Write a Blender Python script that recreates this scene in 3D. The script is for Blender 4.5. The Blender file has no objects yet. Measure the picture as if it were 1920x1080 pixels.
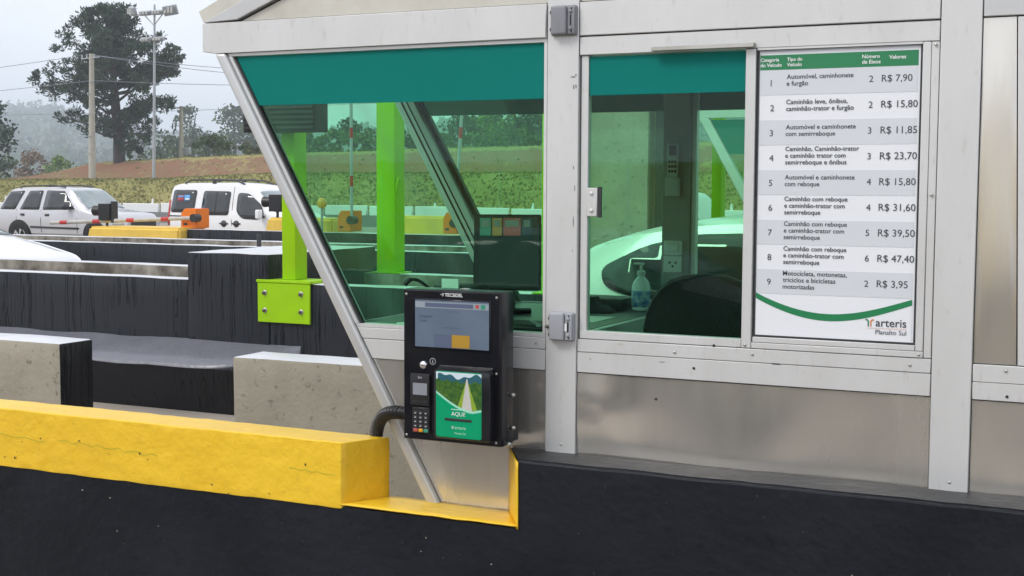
import bpy, bmesh, math, random
import numpy as np
from mathutils import Vector, Matrix, noise
from math import sin, cos, pi, radians as R

SC = bpy.context.scene
COL = SC.collection
random.seed(7)
RNG = np.random.default_rng(11)

# ------------------------------------------------------------------ camera
CAM = Vector((0.0, -3.8, 1.8))
yaw, pitch, roll = R(-25.54955), R(-4.36751), R(0.25382)
fw = Vector((sin(yaw) * cos(pitch), cos(yaw) * cos(pitch), sin(pitch)))
rt = Vector((cos(yaw), -sin(yaw), 0))
up = rt.cross(fw)
r2 = cos(roll) * rt + sin(roll) * up
u2 = -sin(roll) * rt + cos(roll) * up
cd = bpy.data.cameras.new('camera')
cam = bpy.data.objects.new('camera', cd)
COL.objects.link(cam)
cd.sensor_width = 36
cd.lens = 2525.15 / 1920 * 36
cd.clip_start = 0.05
cd.clip_end = 9000
cam.matrix_world = Matrix(((r2.x, u2.x, -fw.x, CAM.x), (r2.y, u2.y, -fw.y, CAM.y), (r2.z, u2.z, -fw.z, CAM.z), (0, 0, 0, 1)))
SC.camera = cam

# ------------------------------------------------------------------ sky, sun, exposure
SUN_DIR = Vector((-0.42, -0.62, 0.78)).normalized()       # towards the sun
SUN_EL = math.asin(SUN_DIR.z)
SUN_ROT = math.atan2(SUN_DIR.x, SUN_DIR.y)
W = bpy.data.worlds.new('World')
SC.world = W
W.use_nodes = True
nt = W.node_tree
bg = nt.nodes['Background']
bg.inputs['Strength'].default_value = 0.12
sky = nt.nodes.new('ShaderNodeTexSky')
sky.sky_type = 'NISHITA'
sky.sun_disc = False
sky.sun_elevation = SUN_EL
sky.sun_rotation = SUN_ROT
sky.air_density = 1.0
sky.dust_density = 3.0
tc = nt.nodes.new('ShaderNodeTexCoord')
mp = nt.nodes.new('ShaderNodeMapping')
mp.inputs['Scale'].default_value = (1.4, 1.4, 4.5)
nz = nt.nodes.new('ShaderNodeTexNoise')
nz.inputs['Scale'].default_value = 2.3
nz.inputs['Detail'].default_value = 5
nz.inputs['Roughness'].default_value = 0.5
rp = nt.nodes.new('ShaderNodeValToRGB')
rp.color_ramp.elements[0].position = 0.3
rp.color_ramp.elements[0].color = (6.9, 7.25, 8.3, 1)
rp.color_ramp.elements[1].position = 0.72
rp.color_ramp.elements[1].color = (8.9, 9.0, 9.3, 1)
mx = nt.nodes.new('ShaderNodeMix')
mx.data_type = 'RGBA'
mx.inputs[0].default_value = 0.93
nt.links.new(tc.outputs['Generated'], mp.inputs[0])
nt.links.new(mp.outputs[0], nz.inputs['Vector'])
nt.links.new(nz.outputs['Fac'], rp.inputs[0])
nt.links.new(sky.outputs[0], mx.inputs[6])
nt.links.new(rp.outputs[0], mx.inputs[7])
nt.links.new(mx.outputs[2], bg.inputs['Color'])
sl = bpy.data.lights.new('sun', 'SUN')
sl.energy = 1.5
sl.angle = R(18)
sl.color = (1, 0.965, 0.91)
so = bpy.data.objects.new('sun', sl)
COL.objects.link(so)
so.rotation_euler = (-SUN_DIR).to_track_quat('-Z', 'Y').to_euler()
SC.view_settings.view_transform = 'Standard'
SC.view_settings.look = 'None'
SC.view_settings.exposure = 0.3
SC.view_settings.gamma = 1
SC.view_settings.use_curve_mapping = False
SC.render.engine = 'CYCLES'
SC.cycles.use_denoising = True
SC.cycles.max_bounces = 10
SC.cycles.transparent_max_bounces = 24
SC.cycles.volume_bounces = 2
SC.cycles.caustics_reflective = False
SC.cycles.caustics_refractive = False

# ------------------------------------------------------------------ materials
def mat(name, col, rough=0.5, metal=0.0, spec=0.5, var=0.0, vscale=8.0, vcol=None, bump=0.0, bscale=40.0, stretch=None,
        coat=0.0, var2=0.0, v2scale=60.0, v2col=None, emit=0.0, rvar=0.0, bdetail=4, bdist=0.01):
    m = bpy.data.materials.new(name)
    m.use_nodes = True
    t = m.node_tree
    b = t.nodes['Principled BSDF']
    b.inputs['Base Color'].default_value = (*col, 1)
    b.inputs['Roughness'].default_value = rough
    b.inputs['Metallic'].default_value = metal
    b.inputs['Specular IOR Level'].default_value = spec
    b.inputs['Coat Weight'].default_value = coat
    b.inputs['Coat Roughness'].default_value = 0.06
    if emit:
        b.inputs['Emission Color'].default_value = (*col, 1)
        b.inputs['Emission Strength'].default_value = emit
    if var or bump or var2 or rvar:
        g = t.nodes.new('ShaderNodeNewGeometry')
        v = g.outputs['Position']
        if stretch:
            mpn = t.nodes.new('ShaderNodeMapping')
            mpn.inputs['Scale'].default_value = stretch
            t.links.new(v, mpn.inputs[0])
            v = mpn.outputs[0]
        last = None
        def layer(src, amt, sc, c2, lo, hi):
            n = t.nodes.new('ShaderNodeTexNoise')
            n.inputs['Scale'].default_value = sc
            n.inputs['Detail'].default_value = 5
            n.inputs['Roughness'].default_value = 0.6
            t.links.new(v, n.inputs['Vector'])
            mr = t.nodes.new('ShaderNodeMapRange')
            mr.inputs[1].default_value = lo
            mr.inputs[2].default_value = hi
            mr.inputs[4].default_value = amt
            t.links.new(n.outputs['Fac'], mr.inputs[0])
            mix = t.nodes.new('ShaderNodeMix')
            mix.data_type = 'RGBA'
            t.links.new(mr.outputs[0], mix.inputs[0])
            if src is None:
                mix.inputs[6].default_value = (*col, 1)
            else:
                t.links.new(src, mix.inputs[6])
            mix.inputs[7].default_value = (*c2, 1)
            return mix.outputs[2], n
        if var:
            last, nn = layer(None, var, vscale, vcol or tuple(c * 0.55 for c in col), 0.38, 0.68)
            if rvar:
                mr = t.nodes.new('ShaderNodeMapRange')
                mr.inputs[1].default_value = 0.3
                mr.inputs[2].default_value = 0.7
                mr.inputs[3].default_value = max(0.02, rough - rvar)
                mr.inputs[4].default_value = min(1, rough + rvar)
                t.links.new(nn.outputs['Fac'], mr.inputs[0])
                t.links.new(mr.outputs[0], b.inputs['Roughness'])
        if var2:
            last, _ = layer(last, var2, v2scale, v2col or tuple(c * 0.4 for c in col), 0.6, 0.68)
        if last is not None:
            t.links.new(last, b.inputs['Base Color'])
        if bump:
            n = t.nodes.new('ShaderNodeTexNoise')
            n.inputs['Scale'].default_value = bscale
            n.inputs['Detail'].default_value = bdetail
            t.links.new(v, n.inputs['Vector'])
            bp = t.nodes.new('ShaderNodeBump')
            bp.inputs['Strength'].default_value = bump
            bp.inputs['Distance'].default_value = bdist
            t.links.new(n.outputs['Fac'], bp.inputs['Height'])
            t.links.new(bp.outputs[0], b.inputs['Normal'])
    return m

def drip_paint(name, col, dark, rough, topdist=0.012, amount=1.0):
    """black masonry paint with vertical runs of thicker, glossier paint"""
    m = bpy.data.materials.new(name)
    m.use_nodes = True
    t = m.node_tree
    b = t.nodes['Principled BSDF']
    g = t.nodes.new('ShaderNodeNewGeometry')
    mpn = t.nodes.new('ShaderNodeMapping')
    mpn.inputs['Scale'].default_value = (24, 24, 0.34)
    t.links.new(g.outputs['Position'], mpn.inputs[0])
    wob = t.nodes.new('ShaderNodeTexNoise')
    wob.inputs['Scale'].default_value = 3.0
    t.links.new(g.outputs['Position'], wob.inputs['Vector'])
    add = t.nodes.new('ShaderNodeMix')
    add.data_type = 'VECTOR'
    add.inputs[0].default_value = 0.35
    t.links.new(mpn.outputs[0], add.inputs[4])
    va = t.nodes.new('ShaderNodeVectorMath')
    va.operation = 'ADD'
    t.links.new(mpn.outputs[0], va.inputs[0])
    t.links.new(wob.outputs['Color'], va.inputs[1])
    n = t.nodes.new('ShaderNodeTexNoise')
    n.inputs['Scale'].default_value = 1.0
    n.inputs['Detail'].default_value = 0.6
    t.links.new(va.outputs[0], n.inputs['Vector'])
    # thin lines where the noise crosses its mean
    sub = t.nodes.new('ShaderNodeMath'); sub.operation = 'SUBTRACT'; sub.inputs[1].default_value = 0.5
    ab = t.nodes.new('ShaderNodeMath'); ab.operation = 'ABSOLUTE'
    mr = t.nodes.new('ShaderNodeMapRange')
    mr.inputs[1].default_value = 0.016; mr.inputs[2].default_value = 0.045
    mr.inputs[3].default_value = amount; mr.inputs[4].default_value = 0
    t.links.new(n.outputs['Fac'], sub.inputs[0]); t.links.new(sub.outputs[0], ab.inputs[0]); t.links.new(ab.outputs[0], mr.inputs[0])
    n2 = t.nodes.new('ShaderNodeTexNoise'); n2.inputs['Scale'].default_value = 2.2
    t.links.new(g.outputs['Position'], n2.inputs['Vector'])
    mr2 = t.nodes.new('ShaderNodeMapRange'); mr2.inputs[1].default_value = 0.36; mr2.inputs[2].default_value = 0.5
    t.links.new(n2.outputs['Fac'], mr2.inputs[0])
    mul = t.nodes.new('ShaderNodeMath'); mul.operation = 'MULTIPLY'
    t.links.new(mr.outputs[0], mul.inputs[0]); t.links.new(mr2.outputs[0], mul.inputs[1])
    mix = t.nodes.new('ShaderNodeMix'); mix.data_type = 'RGBA'
    mix.inputs[6].default_value = (*col, 1); mix.inputs[7].default_value = (*dark, 1)
    t.links.new(mul.outputs[0], mix.inputs[0]); t.links.new(mix.outputs[2], b.inputs['Base Color'])
    n3 = t.nodes.new('ShaderNodeTexNoise'); n3.inputs['Scale'].default_value = 35; n3.inputs['Detail'].default_value = 4
    t.links.new(g.outputs['Position'], n3.inputs['Vector'])
    s = t.nodes.new('ShaderNodeMath'); s.operation = 'MULTIPLY_ADD'; s.inputs[1].default_value = 0.6
    t.links.new(n3.outputs['Fac'], s.inputs[0]); t.links.new(mul.outputs[0], s.inputs[2])
    bp = t.nodes.new('ShaderNodeBump'); bp.inputs['Strength'].default_value = 0.5; bp.inputs['Distance'].default_value = 0.008
    t.links.new(s.outputs[0], bp.inputs['Height']); t.links.new(bp.outputs[0], b.inputs['Normal'])
    b.inputs['Roughness'].default_value = rough
    b.inputs['Specular IOR Level'].default_value = 0.3
    return m

def glass(name, tint, refl=1.0, rough=0.0):
    """clear architectural glass: tinted transmission plus Fresnel reflection"""
    m = bpy.data.materials.new(name)
    m.use_nodes = True
    t = m.node_tree
    t.nodes.remove(t.nodes['Principled BSDF'])
    out = t.nodes['Material Output']
    tr = t.nodes.new('ShaderNodeBsdfTransparent'); tr.inputs[0].default_value = (*tint, 1)
    gl = t.nodes.new('ShaderNodeBsdfGlossy'); gl.inputs['Roughness'].default_value = rough
    lw = t.nodes.new('ShaderNodeLayerWeight'); lw.inputs[0].default_value = 0.5
    p5 = t.nodes.new('ShaderNodeMath'); p5.operation = 'POWER'; p5.inputs[1].default_value = 5
    t.links.new(lw.outputs['Facing'], p5.inputs[0])
    fr = t.nodes.new('ShaderNodeMath'); fr.operation = 'MULTIPLY_ADD'; fr.inputs[1].default_value = 0.96; fr.inputs[2].default_value = 0.04
    t.links.new(p5.outputs[0], fr.inputs[0])
    mi = t.nodes.new('ShaderNodeMath'); mi.operation = 'MULTIPLY'; mi.inputs[1].default_value = refl
    ms = t.nodes.new('ShaderNodeMixShader')
    t.links.new(fr.outputs[0], mi.inputs[0]); t.links.new(mi.outputs[0], ms.inputs[0])
    t.links.new(tr.outputs[0], ms.inputs[1]); t.links.new(gl.outputs[0], ms.inputs[2]); t.links.new(ms.outputs[0], out.inputs[0])
    return m

M = {}
M['alu'] = mat('anodised aluminium', (0.68, 0.68, 0.67), 0.40, 0.25, 0.5, var=0.35, vscale=2.5, vcol=(0.53, 0.525, 0.505), stretch=(2.5, 1, 0.8), bump=0.04, bscale=120, var2=0.22, v2scale=20, v2col=(0.40, 0.385, 0.35))
M['ledge_alu'] = mat('dull aluminium ledge', (0.36, 0.35, 0.325), 0.6, 0.2, 0.4, var=0.5, vscale=9, vcol=(0.2, 0.185, 0.16))
M['alu2'] = mat('brushed grey aluminium', (0.6, 0.6, 0.59), 0.36, 0.45, 0.5, var=0.3, vscale=4, vcol=(0.45, 0.45, 0.44), bump=0.03, bscale=150)
M['steel'] = mat('stainless sheet', (0.84, 0.80, 0.73), 0.22, 0.82, 0.5, var=0.6, vscale=1.0, vcol=(0.60, 0.575, 0.53), stretch=(4.5, 1, 0.6), rvar=0.08)
M['cream'] = mat('weathered pale sheet', (0.62, 0.6, 0.53), 0.5, 0.25, 0.5, var=0.6, vscale=5, vcol=(0.46, 0.43, 0.36), bump=0.03, bscale=30)
M['seal'] = mat('black rubber seal', (0.02, 0.02, 0.022), 0.6)
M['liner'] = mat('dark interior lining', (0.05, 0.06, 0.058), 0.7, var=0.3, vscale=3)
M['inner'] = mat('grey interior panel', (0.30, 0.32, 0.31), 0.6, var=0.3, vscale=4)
M['glass_prow'] = glass('green tinted prow glass', (0.79, 0.975, 0.875), 0.25)
M['glass'] = glass('green tinted glass', (0.765, 0.965, 0.85), 0.55)
M['carglass'] = mat('dark tinted car glass', (0.022, 0.026, 0.028), 0.06, 0, 0.8, var=0.3, vscale=3, vcol=(0.05, 0.055, 0.06))
M['wscreen'] = mat('windscreen glass', (0.30, 0.36, 0.37), 0.05, 0, 0.9, var=0.6, vscale=2.0, vcol=(0.12, 0.15, 0.16))
M['film'] = mat('teal sun film', (0.0, 0.185, 0.155), 0.5, 0, 0.12, var=0.15, vscale=2, vcol=(0.0, 0.155, 0.125))
M['black_kiosk'] = mat('black powder coat', (0.006, 0.0065, 0.01), 0.22, 0, 0.5, bump=0.05, bscale=160, var=0.3, vscale=6, vcol=(0.012, 0.012, 0.016), rvar=0.06)
M['black_plastic'] = mat('black plastic', (0.015, 0.015, 0.016), 0.4, bump=0.03, bscale=200)
M['black_gloss'] = mat('gloss black acrylic', (0.006, 0.006, 0.009), 0.08)
M['screen'] = mat('dim display', (0.11, 0.145, 0.20), 0.12, 0, 0.6, var=0.5, vscale=7, vcol=(0.16, 0.20, 0.26), emit=0.12)
M['screen_bar'] = mat('display bar', (0.27, 0.31, 0.34), 0.12, emit=0.12)
M['ui_ink'] = mat('display ink', (0.06, 0.09, 0.16), 0.2)
M['ui_purple'] = mat('display button', (0.09, 0.11, 0.17), 0.15, emit=0.2)
M['ui_gold'] = mat('gold display button', (0.30, 0.18, 0.03), 0.15, emit=0.35)
M['ui_red'] = mat('red display icon', (0.35, 0.07, 0.06), 0.15, emit=0.25)
M['ui_green'] = mat('green display icon', (0.04, 0.22, 0.15), 0.15, emit=0.25)
M['lcd'] = mat('small lcd', (0.25, 0.26, 0.29), 0.15, emit=0.1)
M['chrome'] = mat('chromed steel', (0.75, 0.74, 0.72), 0.18, 1.0)
M['zinc'] = mat('zinc bolt', (0.55, 0.54, 0.5), 0.35, 0.9, var=0.4, vscale=40)
M['rust'] = mat('rusty bolt', (0.08, 0.06, 0.045), 0.6, 0.4, var=0.6, vscale=60, vcol=(0.3, 0.28, 0.25))
M['white_ink'] = mat('white print', (0.82, 0.83, 0.82), 0.45)
M['pale_ink'] = mat('pale print', (0.45, 0.78, 0.6), 0.45)
M['grey_ink'] = mat('silver print', (0.5, 0.5, 0.52), 0.4)
M['dark_ink'] = mat('dark grey print', (0.045, 0.05, 0.06), 0.5)
M['board_white'] = mat('white board', (0.80, 0.82, 0.85), 0.28, var=0.12, vscale=3, vcol=(0.74, 0.76, 0.8))
M['board_grey'] = mat('grey print band', (0.65, 0.68, 0.71), 0.28, var=0.12, vscale=3, vcol=(0.61, 0.64, 0.67))
M['board_green'] = mat('green print', (0.02, 0.22, 0.085), 0.3, var=0.12, vscale=4)
M['orange_ink'] = mat('orange print', (0.75, 0.25, 0.04), 0.4)
M['poster_green'] = mat('emerald print', (0.0, 0.33, 0.145), 0.25, var=0.1, vscale=10)
M['poster_mint'] = mat('mint print', (0.35, 0.72, 0.55), 0.25)
M['poster_sky'] = mat('sky print', (0.62, 0.72, 0.78), 0.3)
M['poster_hill'] = mat('blue hill print', (0.03, 0.11, 0.17), 0.3, var=0.6, vscale=120, vcol=(0.02, 0.14, 0.08))
M['poster_wood'] = mat('forest print', (0.02, 0.09, 0.02), 0.3, var=0.95, vscale=85, vcol=(0.10, 0.20, 0.025), var2=0.9, v2scale=130, v2col=(0.004, 0.02, 0.008))
M['poster_road'] = mat('road print', (0.58, 0.57, 0.52), 0.3, var=0.2, vscale=60)
M['poster_grass'] = mat('verge print', (0.28, 0.42, 0.04), 0.3, var=0.4, vscale=90)
M['yellow'] = mat('yellow road paint', (0.88, 0.565, 0.028), 0.38, 0, 0.45, var=0.45, vscale=3, vcol=(0.76, 0.44, 0.014), bump=0.8, bscale=17, var2=0.22, v2scale=30, v2col=(0.5, 0.32, 0.03), bdetail=12, bdist=0.011)
M['yellow_far'] = mat('yellow concrete paint', (0.86, 0.58, 0.10), 0.5, var=0.3, vscale=4, bump=0.2)
M['black_wall'] = mat('black masonry paint', (0.0085, 0.0100, 0.0145), 0.46, 0, 0.2, var=0.5, vscale=2.4, vcol=(0.017, 0.020, 0.028), bump=0.8, bscale=20, var2=0.5, v2scale=24, v2col=(0.004, 0.004, 0.006), bdetail=10, rvar=0.08, bdist=0.010)
M['black_top'] = mat('worn black paint', (0.028, 0.029, 0.031), 0.5, 0, 0.4, var=0.6, vscale=6, vcol=(0.05, 0.05, 0.05), bump=0.6, bscale=22, rvar=0.1, bdetail=8)
M['drip'] = drip_paint('dripping black paint', (0.022, 0.025, 0.031), (0.002, 0.004, 0.006), 0.4)
M['drip2'] = drip_paint('tarry black paint', (0.0075, 0.008, 0.011), (0.002, 0.002, 0.003), 0.26)
M['sky_sheen_top'] = mat('wet black top with painted sky sheen', (0.64, 0.65, 0.68), 0.34, 0, 0.7, bump=0.08, bscale=14, var=0.4, vscale=5, vcol=(0.46, 0.47, 0.5), rvar=0.06)  # sky reflection on the wet black tops is put into this pale base colour
M['ledge'] = mat('glossy ledge paint with painted sky sheen', (0.15, 0.153, 0.18), 0.33, 0, 0.6, bump=0.6, bscale=16, var=0.5, vscale=6, vcol=(0.12, 0.122, 0.14), var2=0.5, v2scale=40)  # grey base colour carries the sky light falling on the black sloping ledge
M['concrete'] = mat('bare concrete', (0.40, 0.365, 0.295), 0.85, 0, 0.3, var=0.6, vscale=4, vcol=(0.29, 0.262, 0.21), bump=0.35, bscale=40, var2=0.6, v2scale=26, v2col=(0.13, 0.115, 0.09), bdetail=8)
M['stained'] = mat('stained concrete', (0.10, 0.088, 0.068), 0.85, 0, 0.3, var=1.0, vscale=3.5, vcol=(0.40, 0.37, 0.32), bump=0.2, bscale=40)
M['pavement'] = mat('worn pavement', (0.33, 0.29, 0.245), 0.85, 0, 0.3, var=0.6, vscale=1.2, vcol=(0.2, 0.18, 0.16), bump=0.4, bscale=60, var2=0.5, v2scale=20)
M['asphalt'] = mat('asphalt', (0.09, 0.088, 0.085), 0.85, 0, 0.3, var=0.6, vscale=0.3, vcol=(0.14, 0.13, 0.12), bump=0.3, bscale=80)
M['lime'] = mat('lime green paint', (0.34, 0.63, 0.002), 0.42, 0, 0.3, var=0.4, vscale=4, vcol=(0.27, 0.50, 0.004), bump=0.06, bscale=40, var2=0.1, v2scale=35, v2col=(0.2, 0.32, 0.01))
M['orange'] = mat('orange enamel', (0.85, 0.21, 0.012), 0.4, var=0.2, vscale=8)
M['red'] = mat('red reflective tape', (0.5, 0.03, 0.03), 0.4)
M['boom_white'] = mat('grey white boom', (0.5, 0.49, 0.46), 0.5, var=0.4, vscale=6)
M['car_white'] = mat('white car paint', (0.80, 0.80, 0.80), 0.25, 0, 0.5, coat=0.6, var=0.12, vscale=2)
M['car_silver'] = mat('pale silver car paint', (0.56, 0.56, 0.585), 0.28, 0.2, 0.5, coat=0.6, var=0.15, vscale=2)
M['tyre'] = mat('tyre rubber', (0.016, 0.016, 0.017), 0.85, bump=0.2, bscale=60)
M['arch'] = mat('dark wheel arch', (0.008, 0.008, 0.008), 0.8)
M['rim'] = mat('alloy rim', (0.55, 0.55, 0.55), 0.35, 0.7)
M['trim'] = mat('dark grey trim', (0.03, 0.031, 0.034), 0.5)
M['lamp_red'] = mat('red tail lamp', (0.45, 0.02, 0.02), 0.15, coat=0.5)
M['lamp_clear'] = mat('clear lamp lens', (0.55, 0.54, 0.5), 0.15, coat=0.5, var=0.4, vscale=20)
M['lamp_amber'] = mat('amber lamp', (0.75, 0.35, 0.02), 0.25, coat=0.4)
M['sticker_blue'] = mat('blue sticker', (0.10, 0.32, 0.62), 0.4)
M['sticker_red'] = mat('red sticker', (0.55, 0.08, 0.10), 0.4)
M['box_grey'] = mat('grey plastic box', (0.235, 0.245, 0.265), 0.5, var=0.2, vscale=12, bump=0.04, bscale=90)
M['box_grey2'] = mat('light grey plastic box', (0.36, 0.37, 0.40), 0.5, var=0.2, vscale=12, bump=0.04, bscale=90)
M['hose'] = mat('black corrugated hose', (0.008, 0.008, 0.009), 0.32, 0, 0.4)
M['bark'] = mat('bark', (0.055, 0.045, 0.04), 0.9, var=0.5, vscale=6, bump=0.5, bscale=12)
M['pole_conc'] = mat('pale concrete pole', (0.46, 0.43, 0.36), 0.85, var=0.4, vscale=2, bump=0.2)
M['galv'] = mat('galvanised steel', (0.42, 0.44, 0.46), 0.5, 0.3, var=0.3, vscale=4)
M['wire'] = mat('overhead wire', (0.22, 0.22, 0.27), 0.6)
M['counter'] = mat('grey laminate', (0.11, 0.115, 0.115), 0.4, var=0.2, vscale=6)
M['counter_edge'] = mat('pale counter edging', (0.60, 0.62, 0.62), 0.4)
M['fabric'] = mat('black chair fabric', (0.012, 0.012, 0.014), 0.75, bump=0.2, bscale=300)
M['bottle'] = mat('translucent bottle', (0.78, 0.86, 0.88), 0.18, 0, 0.5)
M['label_blue'] = mat('blue bottle print', (0.03, 0.16, 0.42), 0.4, var=0.9, vscale=60, vcol=(0.55, 0.7, 0.78))
M['plate_white'] = mat('ivory socket plate', (0.66, 0.68, 0.64), 0.4)
M['remote'] = mat('pale grey remote', (0.5, 0.52, 0.5), 0.45)
M['sign_dark'] = mat('dark sign louvre', (0.012, 0.013, 0.014), 0.6)
M['haze_far'] = mat('far forest', (0.03, 0.05, 0.035), 0.95, var=0.8, vscale=0.02, vcol=(0.06, 0.085, 0.05))

def foliage(name, c1, c2, c3, trans=0.0):
    m = bpy.data.materials.new(name)
    m.use_nodes = True
    t = m.node_tree
    b = t.nodes['Principled BSDF']
    g = t.nodes.new('ShaderNodeNewGeometry')
    r = t.nodes.new('ShaderNodeValToRGB')
    e = r.color_ramp.elements
    e[0].color = (*c1, 1); e[1].color = (*c3, 1)
    mid = e.new(0.55); mid.color = (*c2, 1)
    t.links.new(g.outputs['Random Per Island'], r.inputs[0])
    t.links.new(r.outputs[0], b.inputs['Base Color'])
    b.inputs['Roughness'].default_value = 0.7
    b.inputs['Specular IOR Level'].default_value = 0.25
    return m
M['pine'] = foliage('pine needles', (0.022, 0.046, 0.03), (0.044, 0.08, 0.05), (0.09, 0.13, 0.075))
M['leaf_dark'] = foliage('dark leaves', (0.022, 0.048, 0.02), (0.045, 0.085, 0.032), (0.08, 0.13, 0.045))
M['leaf_mid'] = foliage('mid green leaves', (0.045, 0.085, 0.02), (0.09, 0.15, 0.035), (0.16, 0.22, 0.06))
M['leaf_bright'] = foliage('fresh green leaves', (0.07, 0.13, 0.02), (0.12, 0.21, 0.03), (0.19, 0.28, 0.06))
M['leaf_olive'] = foliage('olive leaves', (0.05, 0.07, 0.02), (0.10, 0.12, 0.03), (0.17, 0.18, 0.05))
M['leaf_pink'] = foliage('pinkish blossom leaves', (0.12, 0.09, 0.06), (0.24, 0.17, 0.12), (0.36, 0.26, 0.2))
M['grass'] = foliage('bank grass', (0.16, 0.165, 0.05), (0.235, 0.23, 0.07), (0.36, 0.34, 0.115))

def bank_mat():
    m = bpy.data.materials.new('grassy red earth')
    m.use_nodes = True
    t = m.node_tree
    b = t.nodes['Principled BSDF']
    b.inputs['Roughness'].default_value = 0.95
    b.inputs['Specular IOR Level'].default_value = 0.1
    g = t.nodes.new('ShaderNodeNewGeometry')
    at = t.nodes.new('ShaderNodeAttribute'); at.attribute_name = 'soil'
    n = t.nodes.new('ShaderNodeTexNoise'); n.inputs['Scale'].default_value = 1.7; n.inputs['Detail'].default_value = 9; n.inputs['Roughness'].default_value = 0.7
    t.links.new(g.outputs['Position'], n.inputs['Vector'])
    ma = t.nodes.new('ShaderNodeMath'); ma.operation = 'MULTIPLY_ADD'; ma.inputs[1].default_value = 1.35; 
    t.links.new(n.outputs['Fac'], ma.inputs[0]); t.links.new(at.outputs['Fac'], ma.inputs[2])
    r = t.nodes.new('ShaderNodeValToRGB')
    e = r.color_ramp.elements
    e[0].position = 0.35; e[0].color = (0.25, 0.235, 0.08, 1)
    e[1].position = 1.35 / 1.8; e[1].color = (0.27, 0.14, 0.085, 1)
    k = e.new(0.52); k.color = (0.34, 0.29, 0.12, 1)
    k = e.new(0.63); k.color = (0.23, 0.15, 0.085, 1)
    sc = t.nodes.new('ShaderNodeMath'); sc.operation = 'DIVIDE'; sc.inputs[1].default_value = 1.8
    t.links.new(ma.outputs[0], sc.inputs[0]); t.links.new(sc.outputs[0], r.inputs[0])
    t.links.new(r.outputs[0], b.inputs['Base Color'])
    n2 = t.nodes.new('ShaderNodeTexNoise'); n2.inputs['Scale'].default_value = 7; n2.inputs['Detail'].default_value = 6
    t.links.new(g.outputs['Position'], n2.inputs['Vector'])
    bp = t.nodes.new('ShaderNodeBump'); bp.inputs['Strength'].default_value = 0.7; bp.inputs['Distance'].default_value = 0.15
    t.links.new(n2.outputs['Fac'], bp.inputs['Height']); t.links.new(bp.outputs[0], b.inputs['Normal'])
    return m
M['bank'] = bank_mat()

# ------------------------------------------------------------------ building helpers
ORG = {}
def thing(name, label, cat, loc=(0, 0, 0), group=None, local=False):
    o = bpy.data.objects.new(name, None)
    o.empty_display_size = 0.1
    COL.objects.link(o)
    o.location = loc
    o['label'] = label
    o['category'] = cat
    if group: o['group'] = group
    ORG[o] = Vector((0, 0, 0)) if local else Vector(loc)
    return o
def tag(o, label, cat, group=None):
    o['label'] = label; o['category'] = cat
    if group: o['group'] = group
    return o
def link(name, me, m, parent=None, base=None, smooth=None):
    """vertices are in world coordinates; they are moved relative to the thing's base"""
    o = bpy.data.objects.new(name, me)
    COL.objects.link(o)
    org = ORG[parent] if parent is not None else Vector(base or (0, 0, 0))
    if org.length > 0:
        me.transform(Matrix.Translation(-org))
    if parent is not None:
        o.parent = parent
    else:
        o.location = org
    ORG[o] = org
    if m is not None and len(me.materials) == 0:
        me.materials.append(M[m] if isinstance(m, str) else m)
    if smooth is not None:
        me.polygons.foreach_set('use_smooth', [True] * len(me.polygons))
        if smooth < 180:
            me.set_sharp_from_angle(angle=R(smooth))
    return o
def bm_mesh(bm, name='m'):
    bmesh.ops.recalc_face_normals(bm, faces=bm.faces)
    me = bpy.data.meshes.new(name)
    bm.to_mesh(me); bm.free()
    return me
def bm_box(bm, x0, x1, y0, y1, z0, z1, bev=0.0, seg=1):
    r = bmesh.ops.create_cube(bm, size=1)
    vs = r['verts']
    for v in vs:
        v.co = Vector(((x0 + x1) / 2 + v.co.x * (x1 - x0), (y0 + y1) / 2 + v.co.y * (y1 - y0), (z0 + z1) / 2 + v.co.z * (z1 - z0)))
    if bev:
        es = list({e for v in vs for e in v.link_edges})
        bmesh.ops.bevel(bm, geom=es, offset=bev, segments=seg, affect='EDGES', profile=0.6)
def box(name, x0, x1, y0, y1, z0, z1, m, parent=None, bev=0.0, seg=1, base=None):
    bm = bmesh.new()
    bm_box(bm, x0, x1, y0, y1, z0, z1, bev, seg)
    return link(name, bm_mesh(bm), m, parent, base, 40 if bev else None)
def prism(name, pts, y0, y1, m, parent=None, bev=0.0, base=None, axis='Y', seg=1):
    """outline pts (a,b) extruded along axis between y0 and y1"""
    bm = bmesh.new()
    def P(a, b, c):
        return (a, c, b) if axis == 'Y' else ((c, a, b) if axis == 'X' else (a, b, c))
    v0 = [bm.verts.new(P(a, b, y0)) for a, b in pts]
    v1 = [bm.verts.new(P(a, b, y1)) for a, b in pts]
    n = len(pts)
    bm.faces.new(v0); bm.faces.new(v1[::-1])
    for i in range(n):
        bm.faces.new((v0[i], v1[i], v1[(i + 1) % n], v0[(i + 1) % n]))
    if bev:
        bmesh.ops.bevel(bm, geom=list(bm.edges), offset=bev, segments=seg, affect='EDGES', profile=0.6)
    return link(name, bm_mesh(bm), m, parent, base, 40 if bev else None)
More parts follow.
